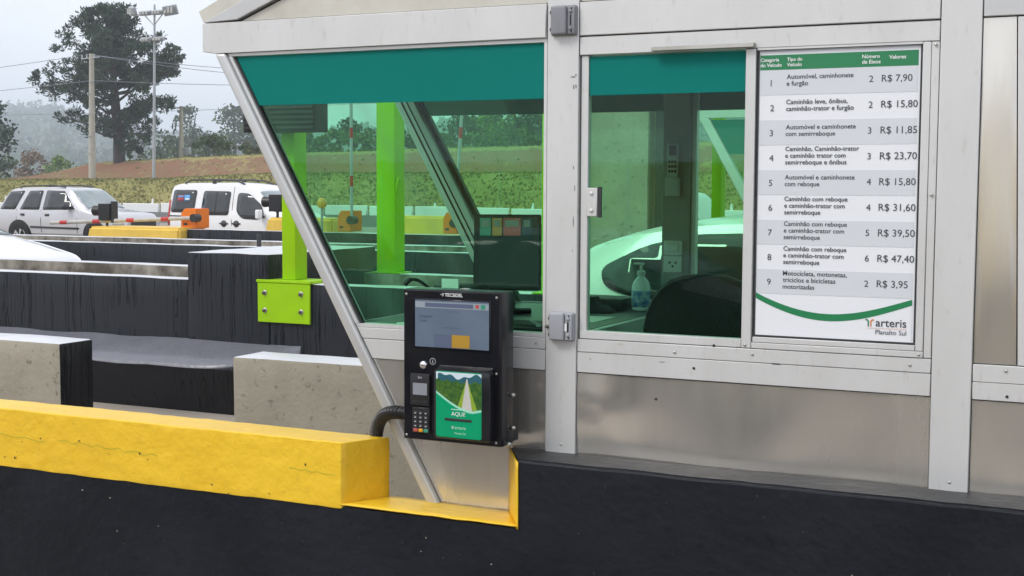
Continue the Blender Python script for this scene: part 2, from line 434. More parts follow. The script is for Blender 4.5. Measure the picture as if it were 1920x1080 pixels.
def bm_tube(bm, pts, rad, n=8, caps=True):
    pts = [Vector(p) for p in pts]
    rads = rad if isinstance(rad, (list, tuple)) else [rad] * len(pts)
    rings = []
    for i, p in enumerate(pts):
        d = (pts[min(i + 1, len(pts) - 1)] - pts[max(i - 1, 0)]).normalized()
        a = d.cross(Vector((0, 0, 1)))
        if a.length < 1e-3: a = d.cross(Vector((1, 0, 0)))
        a.normalize(); b = d.cross(a)
        rings.append([bm.verts.new(p + rads[i] * (cos(2 * pi * k / n) * a + sin(2 * pi * k / n) * b)) for k in range(n)])
    for i in range(len(rings) - 1):
        for k in range(n):
            bm.faces.new((rings[i][k], rings[i][(k + 1) % n], rings[i + 1][(k + 1) % n], rings[i + 1][k]))
    if caps:
        bm.faces.new(rings[0]); bm.faces.new(rings[-1][::-1])
def tube(name, pts, rad, m, parent=None, n=8, base=None):
    bm = bmesh.new(); bm_tube(bm, pts, rad, n)
    return link(name, bm_mesh(bm), m, parent, base, 50)
def lathe(name, prof, cx, cy, m, parent=None, n=20, base=None, axis='Z'):
    """prof: (radius, height) list"""
    bm = bmesh.new()
    rings = []
    for r, h in prof:
        rings.append([bm.verts.new((cx + r * cos(2 * pi * k / n), cy + r * sin(2 * pi * k / n), h)) for k in range(n)])
    for i in range(len(rings) - 1):
        for k in range(n):
            bm.faces.new((rings[i][k], rings[i][(k + 1) % n], rings[i + 1][(k + 1) % n], rings[i + 1][k]))
    bm.faces.new(rings[0]); bm.faces.new(rings[-1])
    return link(name, bm_mesh(bm), m, parent, base, 40)
_SCREW = {}
def screw(name, x, y, z, r, m, parent, d=(0, -1, 0), h=None):
    """a domed bolt head on a face whose outward direction is d; shares one mesh per size"""
    h = h or r * 0.7
    key = (round(r, 4), m, tuple(d), round(h, 4))
    if key not in _SCREW:
        bm = bmesh.new()
        D = Vector(d); a = D.orthogonal().normalized(); b = D.cross(a)
        rings = []
        for rr, hh in ((r, -0.002), (r, h * 0.45), (r * 0.72, h * 0.85), (r * 0.3, h)):
            rings.append([bm.verts.new(D * hh + rr * (cos(2 * pi * k / 10) * a + sin(2 * pi * k / 10) * b)) for k in range(10)])
        for i in range(3):
            for k in range(10):
                bm.faces.new((rings[i][k], rings[i][(k + 1) % 10], rings[i + 1][(k + 1) % 10], rings[i + 1][k]))
        bm.faces.new(rings[-1]); bm.faces.new(rings[0])
        me = bm_mesh(bm); me.materials.append(M[m])
        me.polygons.foreach_set('use_smooth', [True] * len(me.polygons))
        _SCREW[key] = me
    o = bpy.data.objects.new(name, _SCREW[key])
    COL.objects.link(o)
    o.parent = parent
    o.location = Vector((x, y, z)) - ORG[parent]
    return o
def rough_box(name, x0, x1, y0, y1, z0, z1, m, parent=None, step=0.12, amp=0.004, bev=0.012, base=None, freq=3.0, mats=None):
    """a cast or plastered block: rounded, slightly uneven edges. mats: (top material, side material, ...)"""
    bm = bmesh.new()
    nx = max(1, int((x1 - x0) / step)); ny = max(1, int((y1 - y0) / step)); nzz = max(1, int((z1 - z0) / step))
    bm_box(bm, x0, x1, y0, y1, z0, z1, bev, 2)
    for ax, n in ((0, nx), (1, ny), (2, nzz)):
        if n > 1:
            lo, hi = ((x0, x1), (y0, y1), (z0, z1))[ax]
            for k in range(1, n):
                co = Vector((0, 0, 0)); co[ax] = lo + (hi - lo) * k / n
                no = Vector((0, 0, 0)); no[ax] = 1
                bmesh.ops.bisect_plane(bm, geom=bm.verts[:] + bm.edges[:] + bm.faces[:], plane_co=co, plane_no=no)
    bm.normal_update()
    disp = []
    for v in bm.verts:
        q = v.co * freq
        disp.append(noise.noise_vector(q) * amp + noise.noise_vector(v.co * freq * 4) * amp * 0.5)
    for v, d in zip(bm.verts, disp): v.co += d
    bm.normal_update()
    me = bpy.data.meshes.new('m')
    if mats:
        for f in bm.faces:
            nn = f.normal
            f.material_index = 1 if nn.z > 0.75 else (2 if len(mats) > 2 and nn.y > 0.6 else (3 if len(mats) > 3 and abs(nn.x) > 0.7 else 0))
    bm.to_mesh(me); bm.free()
    if mats:
        for k in mats: me.materials.append(M[k])
    return link(name, me, m, parent, base, 50)
def np_mesh(verts, faces, mname=None):
    me = bpy.data.meshes.new('m')
    verts = np.asarray(verts, np.float32); faces = np.asarray(faces, np.int32)
    me.vertices.add(len(verts)); me.vertices.foreach_set('co', verts.ravel())
    k = faces.shape[1]
    me.loops.add(faces.size); me.loops.foreach_set('vertex_index', faces.ravel())
    me.polygons.add(len(faces)); me.polygons.foreach_set('loop_start', np.arange(0, faces.size, k, dtype=np.int32))
    me.update(calc_edges=True)
    if mname: me.materials.append(M[mname])
    return me
_FONT = {}
def text(name, s, x, z, y, m, parent, width=None, size=0.02, align='LEFT', bold=0.0, depth=0.0004, shear=0.0):
    """flat lettering on a face looking towards -Y; x,z is the baseline start; fitted to width when given"""
    cu = bpy.data.curves.new('t', 'FONT')
    cu.body = s; cu.size = size; cu.align_x = align; cu.offset = bold; cu.shear = shear
    cu.resolution_u = 3
    o = bpy.data.objects.new('t', cu)
    COL.objects.link(o)
    dg = bpy.context.evaluated_depsgraph_get(); dg.update()
    me = bpy.data.meshes.new_from_object(o.evaluated_get(dg))
    bpy.data.objects.remove(o); bpy.data.curves.remove(cu)
    n = len(me.vertices)
    co = np.empty(n * 3, np.float32); me.vertices.foreach_get('co', co); co = co.reshape(-1, 3)
    f = 1.0
    if width and n:
        f = width / max(1e-6, co[:, 0].max() - co[:, 0].min())
    x_off = co[:, 0].min() if align == 'LEFT' else 0
    out = np.stack([x + (co[:, 0] - x_off) * f, np.full(n, y), z + co[:, 1] * (f if width else 1)], 1)
    me.vertices.foreach_set('co', out.astype(np.float32).ravel())
    me.materials.clear()
    return link(name, me, m, parent)
def copy_tree(o, parent=None):
    c = o.copy(); COL.objects.link(c)
    if parent is not None: c.parent = parent
    ORG[c] = ORG.get(o, Vector((0, 0, 0)))
    for ch in list(o.children): copy_tree(ch, c)
    return c
def structure(o): o['kind'] = 'structure'; return o
def stuff(o): o['kind'] = 'stuff'; return o

# ================================================================== SETTING
me = np_mesh([(-2200, -400, 0), (800, -400, 0), (800, 2000, 0), (-2200, 2000, 0)], [(0, 1, 2, 3)], 'asphalt')
structure(link('ground', me, None))
me = np_mesh([(-60, -30, 0.004), (40, -30, 0.004), (40, 45, 0.004), (-60, 45, 0.004)], [(0, 1, 2, 3)], 'pavement')
structure(link('toll_plaza_pavement', me, None))

# ---- stepped earth bank and the land behind it
def bank_h(X, Y):
    h1 = np.interp(X, [-140, -86, -70, -60, -40, 40], [1.95, 2.02, 2.14, 2.55, 2.6, 2.7])
    h2 = np.interp(X, [-140, -97, -91.6, -85, -76, -68, -61, -48, 0, 60], [1.9, 1.95, 2.5, 3.6, 3.97, 4.22, 4.36, 4.65, 5.2, 5.4])
    def ss(a, b, v):
        t = np.clip((v - a) / (b - a), 0, 1); return t * t * (3 - 2 * t)
    z = h1 * ss(75, 79.2, Y) + (h2 - h1) * ss(83.6, 88.6, Y)
    z = z * (1 - 0.6 * ss(104, 150, Y) * (X < -96)) 
    return z
xs = np.linspace(-190, 60, 340); ys = np.concatenate([np.linspace(72, 94, 60), np.linspace(96, 190, 24)])
XX, YY = np.meshgrid(xs, ys)
ZZ = bank_h(XX, YY)
NN = np.array([[noise.noise(Vector((x * 0.35, y * 0.8, 3))) * 0.5 + noise.noise(Vector((x * 1.3, y * 2.1, 7))) * 0.25 for x in xs] for y in ys])
edge = np.clip((YY - 74) / 3, 0, 1)
ZZ = ZZ + NN * 0.2 * edge + 0.008
nx_, ny_ = len(xs), len(ys)
idx = np.arange(nx_ * ny_).reshape(ny_, nx_)
F = np.stack([idx[:-1, :-1], idx[:-1, 1:], idx[1:, 1:], idx[1:, :-1]], -1).reshape(-1, 4)
me = np_mesh(np.stack([XX, YY, ZZ], -1).reshape(-1, 3), F, 'bank')
me.polygons.foreach_set('use_smooth', [True] * len(me.polygons))
soil = np.clip((YY - 83.4) / 0.8, 0, 1) * np.clip((88.2 - YY) / 1.0, 0, 1) * 0.55
soil += np.clip((YY - 73) / 0.5, 0, 1) * np.clip((76.5 - YY) / 1.2, 0, 1) * 0.35
soil -= 0.15 * np.clip((YY - 88) / 1, 0, 1)
soil += 0.10 * np.sin(XX * 0.21) * np.sin(YY * 0.9 + XX * 0.1) + 0.06 * np.sin(XX * 1.3 + YY)
at = me.attributes.new('soil', 'FLOAT', 'POINT'); at.data.foreach_set('value', soil.astype(np.float32).ravel())
structure(link('earth_bank', me, None))

def scatter_tris(C, S, n_per, squash=0.6, elong=1.0, rng=RNG, outward=None):
    """n_per random leaf-sized quads round each centre C (N,3) within radius S (N,)"""
    N = len(C)
    P = np.repeat(C, n_per, 0); s = np.repeat(S, n_per)
    d = rng.normal(size=(N * n_per, 3)); d /= np.linalg.norm(d, axis=1)[:, None]
    rad = rng.random(N * n_per) ** 0.45
    P = P + d * (rad * s)[:, None] * np.array([1, 1, squash])
    return P, d
def quads(P, size, elong=1.0, rng=RNG, axis=None):
    n = len(P)
    a = rng.normal(size=(n, 3)) if axis is None else axis + rng.normal(size=(n, 3)) * 0.35
    a /= np.linalg.norm(a, axis=1)[:, None]
    b = np.cross(a, rng.normal(size=(n, 3))); b /= np.linalg.norm(b, axis=1)[:, None]
    sz = (size * (0.6 + 0.8 * rng.random(n)))[:, None] if np.ndim(size) else size * (0.6 + 0.8 * rng.random(n))[:, None]
    a = a * sz * elong; b = b * sz
    V = np.stack([P - a * 0.5, P + b * 0.42, P + a * 0.6, P - b * 0.42], 1).reshape(-1, 3)
    Fq = np.arange(n * 4).reshape(-1, 4)
    return V, Fq

# grass and weeds on the bank (uncountable)
n = 42000
gx = RNG.uniform(-110, -22, n); gy = np.where(RNG.random(n) < 0.78, RNG.uniform(75.2, 81, n), RNG.uniform(82.5, 91, n))
keep = (np.array([noise.noise(Vector((x * 0.5, y * 0.7, 1))) for x, y in zip(gx, gy)]) > RNG.uniform(-0.75, 0.15, n)) & ~((gy > 83.6) & (gy < 88.0) & (RNG.random(n) < 0.88))
gx, gy = gx[keep], gy[keep]
P = np.stack([gx, gy, bank_h(gx, gy) + 0.05], 1)
V, Fq = quads(P, RNG.uniform(0.08, 0.2, len(P)), 1.0, axis=np.array([0, -0.2, 0.6]))
stuff(tag(link('bank_grass', np_mesh(V, Fq, 'grass'), None), 'rough grass and weeds growing over the stepped earth bank', 'grass'))

# far wooded hills
xs = np.linspace(-1100, 120, 120); ys = np.linspace(260, 1000, 40)
XX, YY = np.meshgrid(xs, ys)
def hill_h(X, Y):
    ridge = np.interp(X / np.maximum(Y, 1), [-1.25, -1.06, -0.97, -0.90, -0.80, -0.68, -0.55, -0.3, 0.1], [44, 45, 42, 27, 22, 24, 28, 34, 30])
    t = np.clip((Y - 260) / 420, 0, 1)
    return 3 + ridge * (t * t * (3 - 2 * t)) * 1.0
ZZ = hill_h(XX, YY) + np.array([[noise.noise(Vector((x * 0.012, y * 0.012, 0))) * 4 for x in xs] for y in ys]) - 3.2
HS = 1.75
idx = np.arange(XX.size).reshape(XX.shape)
F = np.stack([idx[:-1, :-1], idx[:-1, 1:], idx[1:, 1:], idx[1:, :-1]], -1).reshape(-1, 4)
me = np_mesh(np.stack([XX, YY, ZZ], -1).reshape(-1, 3) * HS, F, 'haze_far')
me.polygons.foreach_set('use_smooth', [True] * len(me.polygons))
structure(link('hills', me, None))
n = 1300
fx = RNG.uniform(-900, 60, n); fy = RNG.uniform(290, 800, n)
fx = fx * (fy / 700)
C = np.stack([fx, fy, hill_h(fx, fy) + RNG.uniform(0, 3.5, n)], 1) * HS
P, d = scatter_tris(C, RNG.uniform(6, 11, n), 46, 0.9)
V, Fq = quads(P, 3.8)
stuff(tag(link('far_forest', np_mesh(V, Fq, 'leaf_dark'), None), 'hazy blue forest covering the distant hills', 'forest'))

# ---- concrete lane walls
SIDE_A = ('drip', 'sky_sheen_top', 'stained')
SIDE_B = ('stained', 'sky_sheen_top', 'drip')
# second island: kerb, ledge, wall and block
b = thing('lane_wall', 'dripping black painted lane wall with sloping ledge greyed by painted sky sheen, behind the yellow beam', 'wall', (-10, 5.0, 0))
me = bpy.data.meshes.new('m')
prism('kerb', [(4.63, 0), (4.6, 0.36), (4.66, 0.375), (5.0, 0.50), (5.0, 0)], -15, -6.4, 'drip2', b, axis='X')
xs = np.linspace(-15, -6.05, 90)
vs, fs = [], []
for i, x in enumerate(xs):
    t = 1 if x < -6.75 else max(0.02, 1 - ((x + 6.75) / 0.7) ** 2)
    for k, (yy, zz) in enumerate(((4.592, 0.35), (4.6, 0.374), (4.72, 0.424), (4.86, 0.47), (5.0, 0.52))):
        yb = 5.0 - (5.0 - yy) * t
        q = Vector((x * 2.3, yy * 5, zz))
        vs.append((x, yb, (0.52 - (0.52 - zz) * (0.4 + 0.6 * t)) + noise.noise(q) * 0.013 + noise.noise(q * 4) * 0.004 + 0.004))
for i in range(len(xs) - 1):
    for k in range(4):
        a = i * 5 + k
        fs.append((a, a + 5, a + 6, a + 1))
me = np_mesh(vs, fs, 'ledge')
link('ledge', me, None, b, smooth=60)
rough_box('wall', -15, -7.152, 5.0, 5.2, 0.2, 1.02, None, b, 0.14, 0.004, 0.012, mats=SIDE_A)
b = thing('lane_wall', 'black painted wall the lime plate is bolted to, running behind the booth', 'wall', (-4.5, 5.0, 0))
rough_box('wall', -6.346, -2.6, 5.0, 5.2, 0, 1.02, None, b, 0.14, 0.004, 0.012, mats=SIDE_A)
tag(rough_box('end_block', -7.15, -6.35, 4.99, 6.62, 0, 1.244, None, None, 0.14, 0.005, 0.014, base=(-6.75, 5.7, 0), mats=('drip', 'sky_sheen_top')), 'tall black painted block with a wet top whitened by painted sky sheen, left of the lime plate', 'block')
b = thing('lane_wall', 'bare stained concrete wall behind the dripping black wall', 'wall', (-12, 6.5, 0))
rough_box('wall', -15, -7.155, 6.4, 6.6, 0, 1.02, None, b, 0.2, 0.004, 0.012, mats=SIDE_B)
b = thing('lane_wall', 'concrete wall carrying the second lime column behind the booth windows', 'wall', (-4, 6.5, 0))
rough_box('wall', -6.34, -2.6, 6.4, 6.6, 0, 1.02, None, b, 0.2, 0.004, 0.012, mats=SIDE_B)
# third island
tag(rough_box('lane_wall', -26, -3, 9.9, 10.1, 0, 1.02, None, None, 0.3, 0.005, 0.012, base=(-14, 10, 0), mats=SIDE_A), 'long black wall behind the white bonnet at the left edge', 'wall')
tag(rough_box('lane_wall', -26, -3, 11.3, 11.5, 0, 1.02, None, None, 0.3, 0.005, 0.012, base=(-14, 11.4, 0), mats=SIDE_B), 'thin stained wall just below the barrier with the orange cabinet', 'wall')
# fourth island
tag(rough_box('lane_wall', -15.05, -5, 14.7, 14.9, 0, 1.02, None, None, 0.3, 0.005, 0.012, base=(-10, 14.8, 0), mats=SIDE_A), 'black wall on the right of the yellow nose with the orange cabinet', 'wall')
def nose(label, x0, x1, y0, y1, z0, z1, taper, m='yellow_far'):
    bm = bmesh.new()
    prof = [(x0, z0), (x0 + taper, z1), (x1, z1), (x1, z0)]
    v0 = [bm.verts.new((a, y0, c)) for a, c in prof]; v1 = [bm.verts.new((a, y1, c)) for a, c in prof]
    bm.faces.new(v0); bm.faces.new(v1[::-1])
    for i in range(4): bm.faces.new((v0[i], v1[i], v1[(i + 1) % 4], v0[(i + 1) % 4]))
    bmesh.ops.bevel(bm, geom=list(bm.edges), offset=0.04, segments=3, affect='EDGES')
    o = link('barrier_nose', bm_mesh(bm), m, None, ((x0 + x1) / 2, y0, z0), 40)
    return tag(o, label, 'barrier')
nose('yellow painted barrier nose below the red and white boom', -17.35, -15.06, 14.5, 15.3, 0, 1.04, 0.28)
nose('yellow barrier nose beside the lime column, in front of the van', -14.25, -12.6, 15.5, 16.2, 0, 1.22, 0.3)
nose('yellow barrier nose seen through the glass right of the second lime column', -14.6, -12.35, 20.1, 20.8, 0, 1.16, 0.25)
tag(rough_box('lane_wall', -12.3, -4, 20.2, 20.4, 0, 1.05, None, None, 0.5, 0.005, 0.012, base=(-8, 20.3, 0), mats=SIDE_A), 'farthest dark lane wall seen through the booth glass', 'wall')
# wall across the near lane (behind the camera, shows in the glass)
tag(rough_box('lane_wall', -14, 9, -7.4, -7.15, 0, 0.98, None, None, 0.3, 0.005, 0.012, base=(0, -7.3, 0), mats=('drip', 'sky_sheen_top')), 'black lane wall on the far side of the near lane', 'wall')

# own island: bare concrete blocks on its far side
for lab, x0, x1, y0, zt in (('bare concrete block with a black wet top, its sky sheen painted pale, right behind the yellow beam and slanted post', -3.93, -1.2, 1.35, 0.985),
                        ('bare concrete block with a black painted end at the left edge of the picture', -9.5, -5.02, 1.36, 0.985)):
    o = rough_box('concrete_block', x0, x1, y0, y0 + 0.24, 0, zt, None, None, 0.1, 0.004, 0.016, base=((x0 + x1) / 2, y0 + 0.12, 0), mats=('concrete', 'sky_sheen_top', 'drip', 'drip2'))
    tag(o, lab, 'block')

# near barrier: black wall, yellow beam, recess for the payment terminal
nb = thing('kerb_barrier', 'black kerb wall with yellow beam and yellow recess in front of the booth', 'barrier', (-2, -0.08, 0))
bm = bmesh.new()
prof = [(-7, 0), (2.2, 0), (2.2, 0.971), (-1.716, 0.971), (-1.716, 0.757), (-7, 0.757)]
v0 = [bm.verts.new((a, -0.155, c)) for a, c in prof]; v1 = [bm.verts.new((a, 0.0, c)) for a, c in prof]
for k in (3, 4): v1[k].co.x -= 0.104
bm.faces.new(v0); bm.faces.new(v1[::-1])
for i in range(6): bm.faces.new((v0[i], v1[i], v1[(i + 1) % 6], v0[(i + 1) % 6]))
bmesh.ops.bevel(bm, geom=[e for e in bm.edges if e.verts[0].co.z > 0.9 and e.verts[1].co.z > 0.9 and abs(e.verts[0].co.y - e.verts[1].co.y) < 0.01 and e.verts[0].co.y < -0.1], offset=0.010, segments=3, affect='EDGES')
bmesh.ops.triangulate(bm, faces=bm.faces[:])
for k in range(1, 110):
    bmesh.ops.bisect_plane(bm, geom=bm.verts[:] + bm.edges[:] + bm.faces[:], plane_co=(-4.6 + 5.6 * k / 110, 0, 0), plane_no=(1, 0, 0))
for k in range(1, 18):
    bmesh.ops.bisect_plane(bm, geom=bm.verts[:] + bm.edges[:] + bm.faces[:], plane_co=(0, 0, 0.3 + 0.66 * k / 18), plane_no=(0, 0, 1))
bmesh.ops.bisect_plane(bm, geom=bm.verts[:] + bm.edges[:] + bm.faces[:], plane_co=(0, -0.08, 0), plane_no=(0, 1, 0))
for v in bm.verts:
    v.co += noise.noise_vector(v.co * 6) * 0.0025 + noise.noise_vector(v.co * 24) * 0.0014
bmesh.ops.recalc_face_normals(bm, faces=bm.faces)
for f in bm.faces: f.material_index = 1 if f.normal.z > 0.75 else 0
me = bpy.data.meshes.new('m'); bm.to_mesh(me); bm.free()
me.materials.append(M['black_wall']); me.materials.append(M['black_top'])
link('black_wall', me, None, nb, smooth=50)
ch_v, ch_f = [], []
rc = random.Random(3)
for k in range(18):
    x = rc.uniform(-4.2, 0.4); z = rc.uniform(0.45, 0.95) if x > -1.7 else rc.uniform(0.45, 0.74)
    r0 = rc.uniform(0.0012, 0.0034); b0 = len(ch_v); yv = -0.1575 - rc.random() * 0.001
    for q in range(7):
        a = 2 * pi * q / 7; rr = r0 * rc.uniform(0.6, 1.2)
        ch_v.append((x + rr * 1.3 * cos(a), yv, z + rr * sin(a)))
    ch_v.append((x, yv - r0 * 0.6, z + r0 * 0.2))
    for q in range(7): ch_f.append((b0 + q, b0 + (q + 1) % 7, b0 + 7))
stuff(link('paint_chips', np_mesh(ch_v, ch_f, 'concrete'), None, nb))
ch_v, ch_f = [], []
for k in range(90):
    x = rc.uniform(-4.2, 0.4); top = 0.95 if (x > -1.7 or x < -2.4) else 0.74
    z = rc.uniform(0.45, top)
    ye = x < -2.36 and z > 0.745
    r0 = rc.uniform(0.0015, 0.0045); b0 = len(ch_v); yv = -0.1598 if not ye else -0.1628
    for q in range(8):
        a = 2 * pi * q / 8; rr = r0 * rc.uniform(0.5, 1.2)
        ch_v.append((x + rr * cos(a), yv, z + rr * sin(a) * rc.uniform(.7, 1.6)))
    ch_f.append(tuple(range(b0, b0 + 8)))
stuff(link('paint_pits', np_mesh(ch_v, ch_f, 'seal'), None, nb))
yb = rough_box('yellow_beam', -7, -2.352, -0.1595, 0.012, 0.752, 0.966, 'yellow', nb, 0.024, 0.0022, 0.006, freq=11)
for v in yb.data.vertices:                      # the beam's end is cut at a slant
    wx, wy = v.co.x + ORG[nb].x, v.co.y + ORG[nb].y
    if wy < -0.145: v.co.y = min(v.co.y, -0.1592 - ORG[nb].y)
    if wx > -2.5: v.co.x += 0.085 * (wy + 0.1565) / 0.17 * (wx + 2.5) / 0.148
for pts in ([(-3.86 + k * 0.035, 0.872 - 0.0015 * k + 0.004 * math.sin(k * 1.9)) for k in range(8)], [(-3.55 + k * 0.03, 0.872 + 0.006 * math.sin(k * 2.3) - 0.001 * k) for k in range(16)], [(-2.55 + k * 0.022, 0.868 - 0.001 * k + 0.003 * math.sin(k * 2.7)) for k in range(9)], [(-2.72 + 0.002 * math.sin(k), 0.93 - k * 0.01) for k in range(6)]):
    strip_v = [(x, -0.1626, z + 0.0007) for x, z in pts] + [(x, -0.1626, z - 0.0007) for x, z in pts]
    nn_ = len(pts)
    link('crack', np_mesh(strip_v, [(i, i + 1, nn_ + i + 1, nn_ + i) for i in range(nn_ - 1)], 'poster_grass'), None, nb)
# painted recess floor and splayed cheek (thick coats of paint on the kerb)
def grid_sheet(name, corners, n, m_, amp, parent, m):
    a, b_, c, d_ = [Vector(p) for p in corners]
    vs, fs = [], []
    for i in range(n + 1):
        for j in range(m_ + 1):
            s, t = i / n, j / m_
            p = a * (1 - s) * (1 - t) + b_ * s * (1 - t) + c * s * t + d_ * (1 - s) * t
            vs.append(p + noise.noise_vector(p * 14) * amp)
    for i in range(n):
        for j in range(m_):
            k = i * (m_ + 1) + j
            fs.append((k, k + m_ + 1, k + m_ + 2, k + 1))
    me = np_mesh([tuple(v) for v in vs], fs, m)
    o = link(name, me, None, parent, smooth=60)
    md = o.modifiers.new('thick', 'SOLIDIFY'); md.thickness = 0.004; md.offset = 0
    return o
grid_sheet('recess_floor', [(-2.354, -0.1605, 0.766), (-1.716, -0.1605, 0.766), (-1.815, 0.012, 0.766), (-2.354, 0.012, 0.766)], 24, 6, 0.0016, nb, 'yellow')
grid_sheet('recess_cheek', [(-1.7185, -0.160, 0.757), (-1.7185, -0.160, 0.962), (-1.823, -0.001, 0.973), (-1.823, -0.001, 0.763)], 10, 6, 0.0012, nb, 'yellow')

# ================================================================== TOLL BOOTH
GAP = 0.0015
def sl_l(z): return -2.954 + (2.248 - z) * 0.5622     # slanted post, outer edge
def sl_r(z): return -2.911 + (2.248 - z) * 0.5645     # slanted post, inner edge
def steel_panel(name, poly, y0, m, parent, dents=(), amp=0.004, thick=0.004, wave=3.2):
    """sheet-metal panel as a finely divided sheet with slight oil-canning and dents"""
    zs = [p[1] for p in poly]; z0, z1 = min(zs), max(zs)
    def span(z):
        c = []
        for i in range(len(poly)):
            (xa, za), (xb, zb) = poly[i], poly[(i + 1) % len(poly)]
            if abs(za - zb) > 1e-9 and min(za, zb) - 1e-6 <= z <= max(za, zb) + 1e-6:
                c.append(xa + (xb - xa) * (z - za) / (zb - za))
        return min(c), max(c)
    nu, nv = 70, 26
    vs, fs = [], []
    for j in range(nv + 1):
        z = z0 + (z1 - z0) * min(max(j / nv, 1e-5), 1 - 1e-5)
        a, c = span(z)
        for i in range(nu + 1):
            x = a + (c - a) * i / nu
            e = min(1, 6 * min(i / nu, 1 - i / nu)) * min(1, 6 * min(j / nv, 1 - j / nv))
            y = noise.noise(Vector((x * wave, z * wave * 0.8, y0 * 9 + 2))) * amp * e * 1.6
            for dx, dz, rr, dd in dents:
                y += dd * math.exp(-((x - dx) ** 2 + (z - dz) ** 2) / rr ** 2)
            vs.append((x, y0 + y, z))
    for j in range(nv):
        for i in range(nu):
            k = j * (nu + 1) + i
            fs.append((k, k + 1, k + nu + 2, k + nu + 1))
    o = link(name, np_mesh(vs, fs, m), None, parent, smooth=180)
    return o

tb = thing('toll_booth', 'silver aluminium toll booth with green glass and a slanted prow', 'booth', (-1.2, 0.6, 0.5))
# front frame
box('post', -1.700, -1.597, 0, 0.07, 0.55, 2.72, 'alu', tb, 0.002)
box('post', -0.542, -0.437, 0, 0.07, 0.55, 2.72, 'alu', tb, 0.002)
prism('top_beam', [(-3.008, 2.256), (-3.008, 2.353), (-1.7025, 2.353), (-1.7025, 2.249), (-2.95, 2.249)], -0.006, 0.07, 'alu', tb, 0.0025)
box('top_beam', -1.5945, -0.5445, 0.001, 0.07, 2.2515, 2.352, 'alu', tb, 0.002)
box('top_beam', -0.4345, 0.9, 0.001, 0.07, 2.2515, 2.352, 'alu2', tb, 0.002)
box('window_head', -1.5945, -0.5445, 0.004, 0.07, 2.193, 2.2475, 'alu', tb, 0.002)
prism('slanted_post', [(sl_l(2.247), 2.247), (sl_r(2.247), 2.247), (sl_r(0.58), 0.58), (sl_l(0.58), 0.58)], -0.012, 0.05, 'alu2', tb, 0.011, seg=4)
# upper cladding and hip
prism('hip_rail', [(-3.004, 2.3555), (-2.862, 2.3605), (-2.10, 2.653), (-2.10, 2.72), (-2.14, 2.72)], -0.004, 0.06, 'alu2', tb, 0.002)
prism('upper_panel', [(-2.852, 2.3565), (-1.7025, 2.3565), (-1.7025, 2.72), (-2.095, 2.72), (-2.095, 2.645)], 0.012, 0.05, 'cream', tb)
box('upper_panel', -1.5945, -0.5445, 0.012, 0.05, 2.3555, 2.72, 'cream', tb)
box('upper_panel', -0.4345, 0.9, 0.012, 0.05, 2.3555, 2.72, 'cream', tb)
# large fixed window
def slx(z, d): return sl_r(z) + d
prism('window_trim', [(slx(2.2475, .003), 2.2475), (-1.7025, 2.2475), (-1.7025, 2.2375), (slx(2.2375, .003), 2.2375)], 0.004, 0.05, 'alu', tb)
prism('window_trim', [(slx(2.2365, .002), 2.2365), (slx(2.2365, .016), 2.2365), (slx(1.3405, .016), 1.3405), (slx(1.3405, .002), 1.3405)], 0.002, 0.05, 'alu', tb)
prism('window_trim', [(slx(1.3395, .003), 1.3395), (-1.7025, 1.3395), (-1.7025, 1.3285), (slx(1.3285, .003), 1.3285)], 0.004, 0.05, 'alu', tb)
box('window_trim', -1.7125, -1.7025, 0.004, 0.05, 1.3405, 2.2365, 'alu', tb)
prism('seal', [(slx(2.2365, .017), 2.2365), (slx(2.2365, .026), 2.2365), (slx(1.3405, .026), 1.3405), (slx(1.3405, .017), 1.3405)], 0.010, 0.028, 'seal', tb)
prism('window_pane', [(slx(2.236, .026), 2.236), (-1.7135, 2.236), (-1.7135, 1.341), (slx(1.341, .026), 1.341)], 0.016, 0.022, 'glass', tb)
prism('sun_film', [(slx(2.2355, .027), 2.2355), (-1.7137, 2.2355), (-1.7137, 2.066), (slx(2.068, .027), 2.068)], 0.0135, 0.0155, 'film', tb)
# waist and lower cladding, left bay
prism('waist_beam', [(slx(1.327, .003), 1.327), (-1.7025, 1.327), (-1.7025, 1.2915), (slx(1.2915, .003), 1.2915)], 0.002, 0.06, 'alu', tb, 0.0015)
prism('waist_beam', [(slx(1.2895, .003), 1.2895), (-1.7025, 1.2895), (-1.7025, 1.2255), (slx(1.2255, .003), 1.2255)], 0.003, 0.06, 'alu', tb, 0.0015)
steel_panel('lower_panel', [(slx(1.2235, .003), 1.2235), (-1.7025, 1.2235), (-1.7025, 0.58), (slx(0.58, .003), 0.58)], 0.009, 'steel', tb, dents=((-1.74, 0.95, 0.03, 0.004),))
# middle bay
box('waist_beam', -1.5945, -0.5445, 0.002, 0.06, 1.2905, 1.3295, 'alu', tb, 0.0015)
box('waist_beam', -1.5945, -0.5445, 0.003, 0.06, 1.2265, 1.2890, 'alu', tb, 0.0015)
steel_panel('lower_panel', [(-1.5945, 1.2235), (-0.5445, 1.2235), (-0.5445, 0.58), (-1.5945, 0.58)], 0.010, 'steel', tb,
            dents=((-1.575, 1.115, 0.02, 0.005), (-1.535, 1.105, 0.016, 0.005), (-1.54, 1.11, 0.09, -0.010), (-0.62, 1.19, 0.014, 0.003), (-1.36, 1.0, 0.16, 0.010), (-1.1, 1.05, 0.2, -0.006), (-0.8, 1.0, 0.22, 0.006)))
